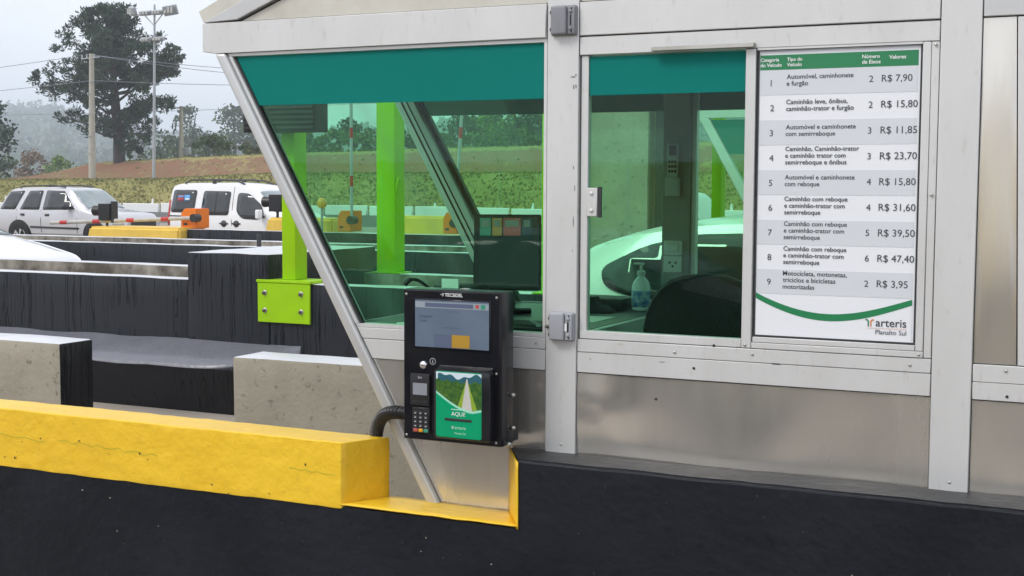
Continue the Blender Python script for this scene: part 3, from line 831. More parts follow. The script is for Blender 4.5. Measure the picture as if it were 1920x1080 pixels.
# right bay
box('waist_beam', -0.4345, 0.9, 0.002, 0.06, 1.2755, 1.3225, 'alu', tb, 0.0015)
box('waist_beam', -0.4345, 0.9, 0.003, 0.06, 1.2265, 1.2745, 'alu', tb, 0.0015)
steel_panel('lower_panel', [(-0.4345, 1.2235), (0.9, 1.2235), (0.9, 0.58), (-0.4345, 0.58)], 0.010, 'steel', tb)
steel_panel('side_panel', [(-0.4345, 2.2485), (-0.352, 2.2485), (-0.325, 1.325), (-0.4345, 1.325)], 0.012, 'steel', tb)
prism('door_stile', [(-0.3485, 2.2485), (-0.31, 2.2485), (-0.283, 1.325), (-0.3215, 1.325)], 0.006, 0.05, 'alu', tb, 0.001)
steel_panel('side_panel', [(-0.307, 2.2485), (0.9, 2.2485), (0.9, 1.325), (-0.28, 1.325)], 0.012, 'steel', tb)
# sliding sash
ss = box('sash', -1.5915, -1.5685, 0.012, 0.04, 1.3315, 2.1915, 'alu', tb, 0.0015)
box('stile', -1.0785, -1.0495, 0.002, 0.04, 1.3315, 2.1915, 'alu', ss, 0.0015)
box('rail', -1.5875, -1.0795, 0.004, 0.04, 1.3315, 1.3555, 'alu', ss, 0.0015)
box('window_pane', -1.5675, -1.0795, 0.020, 0.026, 1.3565, 2.1885, 'glass', ss)
box('sun_film', -1.5670, -1.0800, 0.0175, 0.0195, 2.072, 2.1880, 'film', ss)
la = box('latch', -1.5690, -1.5350, 0.006, 0.018, 1.706, 1.793, 'alu', ss, 0.002)
box('latch_keeper', -1.5345, -1.523, 0.010, 0.0185, 1.703, 1.796, 'trim', ss, 0.001)
for z in (1.776, 1.724): screw('bolt', -1.553, 0.006, z, 0.0065, 'alu', ss)
# board frame
box('board_frame', -0.588, -0.5665, 0.003, 0.05, 1.3495, 2.1915, 'alu', tb, 0.0015)
box('board_frame', -0.5655, -0.5445, 0.005, 0.05, 1.3315, 2.1915, 'alu', tb, 0.0015)
box('board_frame', -1.0455, -0.589, 0.003, 0.05, 1.3495, 1.3650, 'alu', tb, 0.0015)
box('board_frame', -1.0485, -0.5665, 0.001, 0.05, 1.3315, 1.3485, 'alu', tb, 0.0015)
box('board_frame', -1.0455, -0.589, 0.003, 0.05, 2.1868, 2.1922, 'alu', tb)
# drip ledge over the sash
prism('drip_ledge', [(-0.016, 2.1945), (-0.018, 2.196), (-0.014, 2.2065), (0.003, 2.2085), (0.003, 2.1945)], -1.358, -1.052, 'ledge_alu', tb, axis='X')
# fixings
for x, z in ((-1.733, 1.309), (-1.067, 1.340), (-1.044, 1.314), (-0.577, 1.340), (-0.554, 2.183), (-0.555, 1.779), (-0.350, 1.309), (-0.486, 0.993), (-1.645, 0.997), (-1.28, 1.306), (-0.60, 1.31)):
    screw('screw', x, 0.001, z, 0.0042, 'zinc', tb)
for x, z in ((-1.643, 1.258), (-1.22, 1.262), (-0.478, 1.247), (-1.34, 1.16), (-1.16, 1.333), (-0.345, 1.24)):
    screw('hole', x, 0.0015 if z > 1.2 else 0.010, z, 0.004, 'seal', tb, h=0.0008)
box('scar', -1.462, -1.444, 0.001, 0.003, 1.3190, 1.3245, 'cream', tb)
box('scar', -0.985, -0.962, 0.001, 0.0035, 1.2895, 1.2915, 'seal', tb)
rs = random.Random(9)
for x, z, w, h in ((-1.614, 2.128, .012, .004), (-1.605, 2.133, .005, .005), (-1.612, 2.098, .005, .012), (-1.604, 2.10, .004, .010), (-1.610, 1.853, .003, .008), (-1.606, 1.79, .002, .016), (-1.609, 1.69, .003, .02), (-1.612, 1.60, .002, .006), (-0.60, 1.735, .006, .003), (-1.32, 1.275, .012, .002), (-1.55, 1.27, .004, .002)):
    pts = [(x + w * cos(a) * rs.uniform(.4, 1), z + h * sin(a) * rs.uniform(.4, 1)) for a in np.linspace(0, 2 * pi, 9)[:-1]]
    yv = -0.0006 if x < -1.597 else 0.0012
    link('scuff', np_mesh([(a, yv, b_) for a, b_ in pts], [tuple(range(8))], 'box_grey'), None, tb)
# linings, floor, roof, ends
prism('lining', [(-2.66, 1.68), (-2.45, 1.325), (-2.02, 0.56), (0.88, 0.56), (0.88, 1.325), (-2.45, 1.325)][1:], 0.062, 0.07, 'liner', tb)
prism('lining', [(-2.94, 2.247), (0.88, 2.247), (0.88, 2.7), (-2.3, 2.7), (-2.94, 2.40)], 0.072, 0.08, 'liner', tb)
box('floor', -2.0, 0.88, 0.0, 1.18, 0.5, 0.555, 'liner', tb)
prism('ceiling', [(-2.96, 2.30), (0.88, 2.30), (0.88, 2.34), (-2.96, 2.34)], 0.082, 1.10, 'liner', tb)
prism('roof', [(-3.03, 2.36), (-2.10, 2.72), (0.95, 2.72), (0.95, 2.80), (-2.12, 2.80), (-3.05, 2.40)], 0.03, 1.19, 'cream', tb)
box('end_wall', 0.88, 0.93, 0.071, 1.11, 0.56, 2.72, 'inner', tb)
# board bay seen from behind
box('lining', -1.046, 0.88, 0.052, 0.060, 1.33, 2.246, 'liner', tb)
# far wall with its own windows
FY = 1.15
prism('slanted_post', [(sl_l(2.30), 2.30), (sl_r(2.30) + 0.05, 2.30), (sl_r(0.58) + 0.05, 0.58), (sl_l(0.58), 0.58)], FY - 0.045, FY + 0.012, 'alu', tb, 0.006, seg=2)
prism('slanted_trim', [(sl_r(2.30) + 0.054, 2.30), (sl_r(2.30) + 0.075, 2.30), (sl_r(1.33) + 0.075, 1.33), (sl_r(1.33) + 0.054, 1.33)], FY - 0.02, FY + 0.005, 'liner', tb)
prism('seal', [(sl_r(2.30) - 0.012, 2.30), (sl_r(2.30) - 0.004, 2.30), (sl_r(1.33) - 0.004, 1.33), (sl_r(1.33) - 0.012, 1.33)], FY - 0.0475, FY - 0.0455, 'seal', tb)
prism('seal', [(sl_r(2.30) + 0.014, 2.30), (sl_r(2.30) + 0.020, 2.30), (sl_r(1.33) + 0.020, 1.33), (sl_r(1.33) + 0.014, 1.33)], FY - 0.0475, FY - 0.0455, 'seal', tb)
box('far_header', -2.95, 0.88, FY - 0.04, FY, 2.20, 2.34, 'liner', tb)
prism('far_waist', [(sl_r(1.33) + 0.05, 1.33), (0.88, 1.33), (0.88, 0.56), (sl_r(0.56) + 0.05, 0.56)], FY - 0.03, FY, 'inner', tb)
prism('window_pane', [(sl_r(2.199) + 0.06, 2.199), (-1.711, 2.199), (-1.711, 1.332), (sl_r(1.332) + 0.06, 1.332)], FY - 0.018, FY - 0.013, 'glass', tb)
prism('sun_film', [(sl_r(2.199) + 0.06, 2.199), (-1.711, 2.199), (-1.711, 2.085), (sl_r(2.085) + 0.06, 2.085)], FY - 0.011, FY - 0.009, 'film', tb)

box('pillar', -1.708, -1.600, FY - 0.05, FY, 1.332, 2.199, 'inner', tb, 0.003)
box('stile', -1.599, -1.58, FY - 0.03, FY, 1.332, 2.199, 'alu', tb)
box('window_pane', -1.579, -0.3, FY - 0.018, FY - 0.013, 1.332, 2.199, 'glass', tb)
box('sun_film', -1.579, -0.3, FY - 0.011, FY - 0.009, 2.085, 2.199, 'film', tb)
box('far_panel', -0.298, 0.88, FY - 0.03, FY, 1.332, 2.199, 'inner', tb)
# slanted end of the prow: glass above, panel below
def prow(name, za, zb, d, m):
    vs = []
    for z in (za, zb):
        for dy in (0.055, FY - 0.05):
            vs += [(sl_l(z) + 0.012, dy, z), (sl_l(z) + 0.012 + d, dy, z)]
    fs = [(0, 2, 6, 4), (1, 5, 7, 3), (0, 1, 3, 2), (4, 6, 7, 5), (0, 4, 5, 1), (2, 3, 7, 6)]
    return link(name, np_mesh(vs, fs, m), None, tb)
prow('window_pane', 2.247, 1.34, 0.007, 'glass_prow')
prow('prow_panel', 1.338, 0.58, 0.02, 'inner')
# counter inside
ct = box('counter', -2.30, -1.672, 0.075, 1.10, 1.29, 1.328, 'counter', tb, 0.003)
box('edging', -1.671, -1.655, 0.075, 1.10, 1.255, 1.327, 'counter_edge', ct, 0.004)
box('counter_leg', -1.72, -1.68, 0.1, 0.14, 0.556, 1.289, 'inner', ct)

# ---- junction boxes on the post
def junction(label, x0, x1, z0, z1, m, tagmark):
    t = thing('junction_box', label, 'junction box', ((x0 + x1) / 2, 0, z0), 'junction boxes on the booth post')
    box('back_plate', x0, x1, -0.014, -0.0005, z0, z1, m, t, 0.008, 3)
    box('cover', x0 + 0.006, x1 - 0.028, -0.03, -0.0145, z0 + 0.003, z1 - 0.003, m, t, 0.006, 3)
    box('step', x1 - 0.0275, x1 - 0.003, -0.022, -0.0145, z0 + 0.004, z1 - 0.004, m, t, 0.004, 2)
    for z in (z0 + 0.02, z1 - 0.02):
        screw('screw', x1 - 0.016, -0.0225, z, 0.006, m, t)
        screw('screw_hole', x1 - 0.013, -0.022, z + (0.009 if z > (z0 + z1) / 2 else -0.009), 0.0028, 'seal', t)
    for z in (z0 + 0.018, z1 - 0.022):
        box('hinge', x0 + 0.001, x0 + 0.0055, -0.022, -0.0145, z - 0.004, z + 0.006, 'seal', t)
    box('slot', x1 - 0.018, x1 - 0.0135, -0.0235, -0.0225, z0 + 0.03, z1 - 0.03, 'seal', t)
    if tagmark:
        box('paper_tag', x1 - 0.0265, x1 - 0.0195, -0.0236, -0.0225, z0 + 0.032, z1 - 0.035, 'white_ink', t)
        tube('cable_gland', [(x0 - 0.014, -0.008, z0 + 0.042), (x0 + 0.002, -0.008, z0 + 0.042)], [0.0055, 0.004], 'rust', t)
junction('dark grey junction box at the top of the booth post', -1.684, -1.599, 2.252, 2.343, 'box_grey', False)
junction('light grey junction box with white tag low on the booth post', -1.683, -1.600, 1.322, 1.412, 'box_grey2', True)

# ---- tariff board
pb = thing('tariff_board', 'white price board listing nine vehicle categories beside the sliding window', 'sign', (-0.816, 0.02, 1.366))
BX0, BX1, BZ0, BZ1 = -1.0445, -0.590, 1.3665, 2.1855
BY = 0.0125
box('panel', BX0, BX1, BY, BY + 0.012, BZ0, BZ1, 'board_white', pb)
for a in ((BX0, BX0 + 0.004, BZ0, BZ1), (BX1 - 0.004, BX1, BZ0, BZ1)):
    box('edge_strip', a[0], a[1], BY - 0.003, BY, a[2], a[3], 'trim', pb)
box('edge_strip', BX0 + 0.0042, BX1 - 0.0042, BY - 0.003, BY, BZ0, BZ0 + 0.004, 'trim', pb)
box('edge_strip', BX0 + 0.0042, BX1 - 0.0042, BY - 0.003, BY, BZ1 - 0.003, BZ1, 'galv', pb)
bw = BX1 - BX0
def bx(f): return BX0 + bw * f
hd = box('header_band', BX0 + 0.006, BX1 - 0.010, BY - 0.001, BY - 0.0002, 2.130, 2.172, 'board_green', pb)
TY = BY - 0.0016
for s, f, z, w in (('Categoria', .015, 2.154, .118), ('do Veículo', .015, 2.139, .135), ('Tipo do', .183, 2.154, .095), ('Veículo', .183, 2.139, .093),
                   ('Número', .645, 2.154, .105), ('de Eixos', .645, 2.139, .11), ('Valores', .805, 2.150, .10)):
    text('lettering', s, bx(f), z, TY, 'white_ink', pb, width=w * bw, size=0.012, bold=0.0002)
RH = 0.0709
rows = [('1', ['Automóvel, caminhonete', 'e furgão'], '2', 'R$ 7,90', [.412, .135], .18),
        ('2', ['Caminhão leve, ônibus,', 'caminhão-trator e furgão'], '2', 'R$ 15,80', [.38, .418], .215),
        ('3', ['Automóvel e caminhonete', 'com semirreboque'], '3', 'R$ 11,85', [.433, .308], .215),
        ('4', ['Caminhão, Caminhão-trator', 'e caminhão trator com', 'semirreboque e ônibus'], '3', 'R$ 23,70', [.456, .375, .382], .218),
        ('5', ['Automóvel e caminhonete', 'com reboque'], '4', 'R$ 15,80', [.433, .217], .215),
        ('6', ['Caminhão com reboque', 'e caminhão-trator com', 'semirreboque'], '4', 'R$ 31,60', [.393, .377, .228], .218),
        ('7', ['Caminhão com reboque', 'e caminhão-trator com', 'semirreboque'], '5', 'R$ 39,50', [.393, .377, .228], .218),
        ('8', ['Caminhão com reboque', 'e caminhão-trator com', 'semirreboque'], '6', 'R$ 47,40', [.393, .377, .228], .218),
        ('9', ['Motocicleta, motonetas,', 'triciclos e bicicletas', 'motorizadas'], '2', 'R$ 3,95', [.40, .33, .20], .185)]
for i, (nm, lines, ax, val, ws, vw) in enumerate(rows):
    zt = 2.130 - i * RH; zb = zt - RH
    if i % 2 == 0:
        box('row_band', BX0 + 0.006, BX1 - 0.010, BY - 0.0008, BY - 0.0002, zb + 0.0003, zt - 0.0003, 'board_grey', pb)
    zc = (zt + zb) / 2
    text('lettering', nm, bx(.082), zc - 0.010, TY, 'dark_ink', pb, size=0.0255)
    k = len(lines)
    for j, (ln, w) in enumerate(zip(lines, ws)):
        text('lettering', ln, bx(.183), zc + (k - 1) * 0.0095 - j * 0.019 - 0.0035 + 0.003, TY, 'dark_ink', pb, width=w * bw, size=0.0165, bold=0.00018)
    text('lettering', ax, bx(.69), zc - 0.006, TY, 'dark_ink', pb, size=0.0255)
    text('lettering', val, bx(.765), zc - 0.006, TY, 'dark_ink', pb, width=vw * bw, size=0.026)
# green wave and maker's mark
def strip(name, top, bot, y, m, parent):
    n = len(top)
    vs = [(x, y, z) for x, z in top] + [(x, y, z) for x, z in bot]
    return link(name, np_mesh(vs, [(i, i + 1, n + i + 1, n + i) for i in range(n - 1)], m), None, parent)
def wave(f): return 1.492 - 0.052 * math.sin(pi * min(1, f / 1.0) ** 0.92) * (1.0 if f < 0.6 else 1.0) - 0.004 * f
fx_ = [i / 30 for i in range(31)]
tops = [(bx(0.012 + f * 0.966), wave(f) + 0.002) for f in fx_]
bots = [(x, z - 0.016 - 0.004 * math.sin(pi * f)) for (x, z), f in zip(tops, fx_)]
strip('lower_field', tops, [(x, BZ0 + 0.0045) for x, z in tops], BY - 0.0012, 'board_white', pb)
strip('green_wave', tops, bots, BY - 0.0020, 'board_green', pb)
text('lettering', 'arteris', bx(.765), 1.412, TY - .001, 'dark_ink', pb, width=.183 * bw, size=0.03, bold=0.0002)
text('lettering', 'Planalto Sul', bx(.765), 1.390, TY - .001, 'dark_ink', pb, width=.183 * bw, size=0.02)
box('rule', bx(.71), bx(.95), TY - .0012, TY - .0008, 1.4062, 1.4068, 'orange_ink', pb)
def arch_mark(name, x, z, h, flip, m, parent, y):
    s = -1 if flip else 1
    pts_o, pts_i = [], []
    for k in range(8):
        a = pi / 2 * k / 7
        pts_o.append((x + s * h * 0.45 * (1 - cos(a)) , z + h * 0.62 + h * 0.38 * sin(a)))
        pts_i.append((x + s * (h * 0.16 + h * 0.29 * (1 - cos(a))), z + h * 0.62 + h * 0.18 * sin(a)))
    pts_o = [(x, z)] + pts_o; pts_i = [(x + s * h * 0.16, z)] + pts_i
    return strip(name, pts_o, pts_i, y, m, parent)
arch_mark('logo_mark', bx(.724), 1.411, 0.021, True, 'board_green', pb, TY - .001)
arch_mark('logo_mark', bx(.732), 1.411, 0.021, False, 'orange_ink', pb, TY - .001)

# ================================================================== PAYMENT TERMINAL
KX0, KX1, KZ0, KZ1, KF = -2.116, -1.775, 1.0, 1.477, -0.16
ks = thing('payment_terminal', 'black payment terminal with screen and card reader fixed to the booth', 'terminal', (-1.945, -0.1, 1.0))
box('case', KX0, KX1, KF + 0.004, -0.072, KZ0 + 0.002, KZ1, 'black_kiosk', ks, 0.006, 2)
fp = box('front_plate', KX0 + 0.001, KX1 - 0.004, KF, KF + 0.0035, KZ0 + 0.004, KZ1 - 0.004, 'black_kiosk', ks, 0.0015)
box('mount', -2.06, -1.7785, -0.0718, -0.028, 1.006, 1.225, 'black_plastic', ks, 0.002)
box('mount_plate', -2.06, -1.80, -0.0278, 0.0085, 1.02, 1.21, 'black_plastic', ks, 0.002)
for x in (KX0 + 0.011, KX1 - 0.016):
    for z in (KZ0 + 0.016, KZ1 - 0.017): screw('screw', x, KF, z, 0.0042, 'zinc', ks)
screw('screw', KX1 - 0.016, KF, 1.228, 0.0042, 'zinc', ks)
for y, z in ((-0.088, 1.155), (-0.085, 1.052), (-0.115, 1.006)):
    screw('side_bolt', KX1 + 0.001, y, z, 0.0075, 'zinc', ks, d=(1, 0, 0), h=0.012)
text('lettering', 'TECSIDEL', -1.969, 1.4575, KF - 0.0006, 'white_ink', ks, width=0.062, size=0.012, bold=0.0002)
box('lettering_mark', -1.9835, -1.981, KF - 0.0006, KF - 0.0002, 1.4615, 1.464, 'white_ink', ks)
prism('lettering_mark', [(-1.9775, 1.4575), (-1.9755, 1.4575), (-1.9725, 1.4665), (-1.9785, 1.4665), (-1.9785, 1.4645), (-1.9755, 1.4645)], KF - 0.0006, KF - 0.0002, 'white_ink', ks)
bz = box('screen_bezel', -2.079, -1.810, KF - 0.004, KF - 0.0002, 1.2915, 1.4485, 'black_gloss', ks, 0.002)
sc = box('screen', -2.0715, -1.8145, KF - 0.0052, KF - 0.0041, 1.2985, 1.4445, 'screen', bz)
SY = KF - 0.0058
box('screen_bar', -2.0705, -1.8155, SY, SY + 0.0004, 1.4205, 1.4395, 'screen_bar', bz)
box('screen_field', -2.036, -1.868, SY - .0003, SY, 1.4235, 1.4365, 'ui_purple', bz)
box('screen_icon', -1.860, -1.8485, SY - .0005, SY, 1.425, 1.436, 'ui_red', bz)
box('screen_icon', -1.842, -1.8265, SY - .0005, SY, 1.423, 1.437, 'ui_green', bz)
box('screen_button', -2.003, -1.944, SY - .0003, SY, 1.3005, 1.340, 'ui_purple', bz)
box('screen_button', -1.942, -1.880, SY - .0003, SY, 1.3005, 1.340, 'ui_gold', bz)
text('lettering', 'Categoria', -2.057, 1.3905, SY, 'ui_ink', bz, width=0.046, size=0.011)
text('lettering', 'Tarifa', -2.057, 1.3765, SY, 'ui_ink', bz, width=0.027, size=0.011)
box('screen_rule', -1.975, -1.915, SY - .0003, SY, 1.361, 1.3618, 'ui_ink', bz)
box('screen_rule', -1.965, -1.92, SY - .0003, SY, 1.4105, 1.4112, 'ui_ink', bz)
# info button and its ring mark
lathe('info_button', [(0.0135, 0), (0.0135, 0.004), (0.011, 0.008), (0.006, 0.0105), (0.001, 0.011)], 0, 0, 'chrome', ks, 24)
ib = [o for o in ks.children if o.name.startswith('info_button')][0]
ib.data.transform(Matrix.Translation(-ORG[ks]) @ Matrix.Translation((-2.043, KF, 1.2405)) @ Matrix.Rotation(pi / 2, 4, 'X') @ Matrix.Translation(ORG[ks]))
def ring(name, x, z, r, w, y, m, parent, n=24):
    o_ = [(x + r * cos(2 * pi * k / n), z + r * sin(2 * pi * k / n)) for k in range(n + 1)]
    i_ = [(x + (r - w) * cos(2 * pi * k / n), z + (r - w) * sin(2 * pi * k / n)) for k in range(n + 1)]
    return strip(name, o_, i_, y, m, parent)
ring('info_mark', -2.0115, 1.2535, 0.0105, 0.0016, KF - 0.0006, 'grey_ink', ks)
box('info_mark', -2.0127, -2.0103, KF - 0.0008, KF - 0.0004, 1.2480, 1.2545, 'grey_ink', ks)
box('info_mark', -2.0127, -2.0103, KF - 0.0008, KF - 0.0004, 1.2563, 1.2585, 'grey_ink', ks)
# card reader with keypad
pp = box('card_reader', -2.0875, -2.018, KF - 0.010, KF - 0.0003, 1.113, 1.213, 'black_plastic', ks, 0.004, 2)
box('reader_screen', -2.0765, -2.026, KF - 0.0112, KF - 0.0102, 1.147, 1.184, 'lcd', pp)
text('lettering', 'bin', -2.058, 1.1985, KF - 0.0106, 'grey_ink', pp, width=0.013, size=0.008)
for k in range(4): box('soft_key', -2.0765 + k * 0.0135, -2.067 + k * 0.0135, KF - 0.0112, KF - 0.0102, 1.1235, 1.1285, 'trim', pp)
kp = box('keypad', -2.0815, -2.0185, KF - 0.008, KF - 0.0003, 1.026, 1.108, 'black_plastic', ks, 0.003)
for r_ in range(5):
    for c in range(3):
        mm = 'trim' if r_ < 4 else ('ui_red', 'lamp_amber', 'ui_green')[c]
        x = -2.076 + c * 0.0185; z = 1.0945 - r_ * 0.0135
        box('key', x, x + 0.0155, KF - 0.0105, KF - 0.0082, z - 0.0105, z, mm, kp, 0.0012)
        if r_ < 4: box('key_mark', x + 0.005, x + 0.0105, KF - 0.0110, KF - 0.0106, z - 0.0068, z - 0.0038, 'grey_ink', kp)
# ticket box with the printed front
rb = prism('ticket_box', [(KF - 0.0003, 1.020), (KF - 0.036, 1.022), (KF - 0.040, 1.030), (KF - 0.040, 1.222), (KF - 0.036, 1.232), (KF - 0.0003, 1.246)], -1.986, -1.797, 'black_kiosk', ks, 0.003, axis='X')
PX0, PX1, PZ0, PZ1, PY = -1.9775, -1.8205, 1.0285, 1.2325, KF - 0.0412
pw, ph = PX1 - PX0, PZ1 - PZ0
def pxz(u, v): return (PX0 + pw * u, PZ0 + ph * v)
def poly(name, uv, y, m, parent):
    o = link(name, np_mesh([(*pxz(u, v)[:1], y, pxz(u, v)[1]) for u, v in uv], [tuple(range(len(uv)))], m), None, parent)
    return o
po = prism('printed_front', [pxz(u, v) for u, v in ((0.03, 0), (0.97, 0), (1, .02), (1, .98), (0.97, 1), (0.03, 1), (0, .98), (0, .02))], PY, PY + 0.001, 'poster_green', rb)
PY -= 0.0003
strip('sky_print', [pxz(0.004, .985), pxz(.996, .985)], [pxz(.004, .85), pxz(.996, .85)], PY, 'poster_sky', po)
strip('hill_print', [pxz(f, .93 + .03 * math.sin(f * 9) + .02 * math.sin(f * 23)) for f in [k / 24 for k in range(1, 25)]], [pxz(k / 24, .74) for k in range(1, 25)], PY - .0001, 'poster_hill', po)
strip('forest_print', [pxz(f, .84 + .05 * abs(f - .62) + .018 * math.sin(f * 31)) for f in [.004 + .992 * k / 30 for k in range(31)]], [pxz(.004 + .992 * k / 30, .45) for k in range(31)], PY - .0002, 'poster_wood', po)
poly('verge_print', [(.665, .86), (.70, .86), (.92, .40), (.44, .40)], PY - .0003, 'poster_grass', po)
poly('road_print', [(.672, .90), (.695, .90), (.80, .40), (.56, .40)], PY - .0004, 'poster_road', po)
def pw_(f): return .665 - .28 * math.sin(min(1, f / .86) * pi / 2) ** 1.0 * (1 if f < .86 else 1) + (0.035 * ((f - .8) / .2) if f > .8 else 0)
ff = [.004 + .992 * k / 30 for k in range(31)]
strip('mint_wave', [pxz(f, pw_(f) + .035) for f in ff], [pxz(f, pw_(f) - .002) for f in ff], PY - .0005, 'poster_mint', po)
strip('green_field', [pxz(f, pw_(f)) for f in ff], [pxz(f, .015) for f in ff], PY - .0006, 'poster_green', po)
LY = PY - .0010
text('lettering', 'AQUI!', *pxz(.345, .335), LY, 'white_ink', po, width=.30 * pw, size=0.014) if False else text('lettering', 'AQUI!', pxz(.345, .335)[0], pxz(.345, .335)[1], LY, 'white_ink', po, width=.30 * pw, size=0.014)
box('small_print', pxz(.34, 0)[0], pxz(.64, 0)[0], LY, LY + .0003, pxz(0, .425)[1], pxz(0, .437)[1], 'pale_ink', po)
box('ticket_slot', pxz(.20, 0)[0], pxz(.79, 0)[0], LY - .0015, LY + .0003, pxz(0, .255)[1], pxz(0, .295)[1], 'seal', po, 0.001)
box('ticket', pxz(.28, 0)[0], pxz(.78, 0)[0], LY - .0024, LY - .0016, pxz(0, .268)[1], pxz(0, .282)[1], 'trim', po)
text('lettering', 'arteris', pxz(.42, .135)[0], pxz(.42, .135)[1], LY, 'pale_ink', po, width=.24 * pw, size=0.011)
text('lettering', 'Planalto Sul', pxz(.42, .06)[0], pxz(.42, .06)[1], LY, 'pale_ink', po, width=.24 * pw, size=0.007)
arch_mark('logo_mark', pxz(.37, 0)[0], pxz(0, .135)[1], 0.0085, True, 'white_ink', po, LY)
arch_mark('logo_mark', pxz(.375, 0)[0], pxz(0, .135)[1], 0.0085, False, 'white_ink', po, LY)
box('top_clip', -1.935, -1.905, -0.125, -0.105, 1.4772, 1.481, 'chrome', ks, 0.001)

# ---- corrugated hose from the yellow beam to the terminal
def bez(p0, p1, p2, p3, n):
    out = []
    for i in range(n + 1):
        t = i / n
        out.append((1 - t) ** 3 * Vector(p0) + 3 * (1 - t) ** 2 * t * Vector(p1) + 3 * (1 - t) * t * t * Vector(p2) + t ** 3 * Vector(p3))
    return out
hp = bez((-2.345, 0.045, 0.91), (-2.32, 0.01, 1.02), (-2.24, -0.10, 1.085), (-2.118, -0.115, 1.072), 92)
hs = tag(tube('corrugated_hose', hp, [0.0225 if k % 4 < 2 else 0.0175 for k in range(93)], 'hose', None, 14, base=(-2.345, 0.045, 0.91)), 'black corrugated hose curving from the yellow beam into the terminal', 'hose')
tube('hose_collar', [(-2.124, -0.115, 1.072), (-2.1165, -0.115, 1.0718)], 0.028, 'zinc', hs, 14)

# ================================================================== INSIDE THE BOOTH
mo = thing('monitor', 'black flat monitor standing on the booth counter', 'monitor', (-2.15, 0.655, 1.33), local=True)
mo.rotation_euler = (R(-9), 0, R(24))
box('bezel', -0.125, 0.125, -0.012, 0.014, 0.085, 0.365, 'black_plastic', mo, 0.004)
sc = box('screen', -0.105, 0.115, -0.0135, -0.0122, 0.10, 0.353, 'black_gloss', mo)
for k, (a, c, mm) in enumerate(((-0.102, -0.062, 'ui_green'), (-0.056, -0.022, 'ui_gold'), (-0.016, 0.048, 'ui_red'), (0.053, 0.09, 'ui_ink'))):
    s_ = box('sticker', a, c, -0.0152, -0.0138, 0.285, 0.35, mm, mo)
    box('sticker_print', a + 0.006, c - 0.006, -0.016, -0.0154, 0.318, 0.343, 'grey_ink', mo)
box('stand', -0.03, 0.03, 0.0, 0.016, 0.0, 0.1, 'black_plastic', mo)
box('foot', -0.09, 0.09, -0.06, 0.08, 0.004, 0.014, 'black_plastic', mo, 0.003)
kb = thing('keyboard', 'black keyboard on the booth counter behind the payment terminal', 'keyboard', (-1.93, 0.22, 1.329))
box('base', -2.08, -1.76, 0.14, 0.29, 1.329, 1.343, 'black_plastic', kb, 0.004)
for r_ in range(5):
    for c in range(16):
        box('key', -2.072 + c * 0.0194, -2.0555 + c * 0.0194, 0.147 + r_ * 0.027, 0.169 + r_ * 0.027, 1.3435, 1.349, 'trim' if (r_ + c) % 7 else 'box_grey', kb)
gm = tag(tube('gooseneck_microphone', bez((-2.30, 0.46, 1.33), (-2.335, 0.45, 1.42), (-2.40, 0.40, 1.50), (-2.425, 0.38, 1.44), 24), [0.006] * 20 + [0.009] * 5, 'black_plastic', None, 8, base=(-2.3, 0.46, 1.33)), 'thin black gooseneck microphone curving above the terminal', 'microphone')
sb = thing('sanitiser_bottle', 'clear pump bottle of hand sanitiser on the booth counter', 'bottle', (-1.745, 0.98, 1.329))
lathe('bottle', [(0.030, 1.3295), (0.035, 1.334), (0.0355, 1.40), (0.035, 1.42), (0.030, 1.438), (0.019, 1.452), (0.014, 1.457), (0.014, 1.464)], -1.745, 0.98, 'bottle', sb)
lathe('label', [(0.0358, 1.345), (0.0362, 1.346), (0.0362, 1.405), (0.0356, 1.406)], -1.745, 0.98, 'label_blue', sb)
lathe('collar', [(0.015, 1.4642), (0.016, 1.466), (0.016, 1.478), (0.011, 1.481), (0.0055, 1.483), (0.0055, 1.502)], -1.745, 0.98, 'plate_white', sb)
box('pump_head', -1.776, -1.734, 0.971, 0.989, 1.5022, 1.511, 'plate_white', sb, 0.003)
tag(tube('cable', [(-2.33 + 0.06 * cos(a) + 0.03 * a, 0.11 + 0.03 * sin(a), 1.3315) for a in np.linspace(0, 7.5, 40)], 0.004, 'white_ink', None, 6, base=(-2.3, 0.1, 1.33)), 'white cable looped on the booth counter at the slanted corner', 'cable')
tag(box('paper', -1.93, -1.74, 0.50, 0.70, 1.3288, 1.3300, 'plate_white', None, base=(-1.83, 0.6, 1.329)), 'sheet of paper lying on the booth counter', 'paper')
tag(box('cash_tray', -2.02, -1.80, 0.92, 1.08, 1.3285, 1.375, 'trim', None, 0.006, 2, base=(-1.9, 1.0, 1.3285)), 'dark tray at the back of the booth counter', 'tray')
pr = thing('receipt_printer', 'dark receipt printer on the booth counter beside the keyboard', 'printer', (-2.2, 0.36, 1.329))
box('body', -2.285, -2.12, 0.30, 0.46, 1.329, 1.435, 'black_plastic', pr, 0.012, 3)
box('lid', -2.275, -2.13, 0.32, 0.45, 1.4352, 1.45, 'trim', pr, 0.006, 2)
box('paper_strip', -2.235, -2.17, 0.308, 0.316, 1.43, 1.475, 'white_ink', pr)
tag(tube('cable', bez((-2.0, 0.72, 1.335), (-1.95, 0.5, 1.40), (-1.86, 0.62, 1.32), (-1.78, 0.36, 1.334), 30), 0.005, 'black_plastic', None, 6, base=(-2.0, 0.72, 1.33)), 'black cable trailing across the booth counter', 'cable')
ch = thing('office_chair', 'black fabric chair back behind the sliding window', 'chair', (-1.38, 0.55, 0.556))
bm = bmesh.new()
n = 28
pts = []
for k in range(n):
    a = 2 * pi * k / n
    ca, sa = cos(a), sin(a)
    pts.append((0.225 * math.copysign(abs(ca) ** 0.75, ca), 0.27 * math.copysign(abs(sa) ** 0.8, sa)))
rings = []
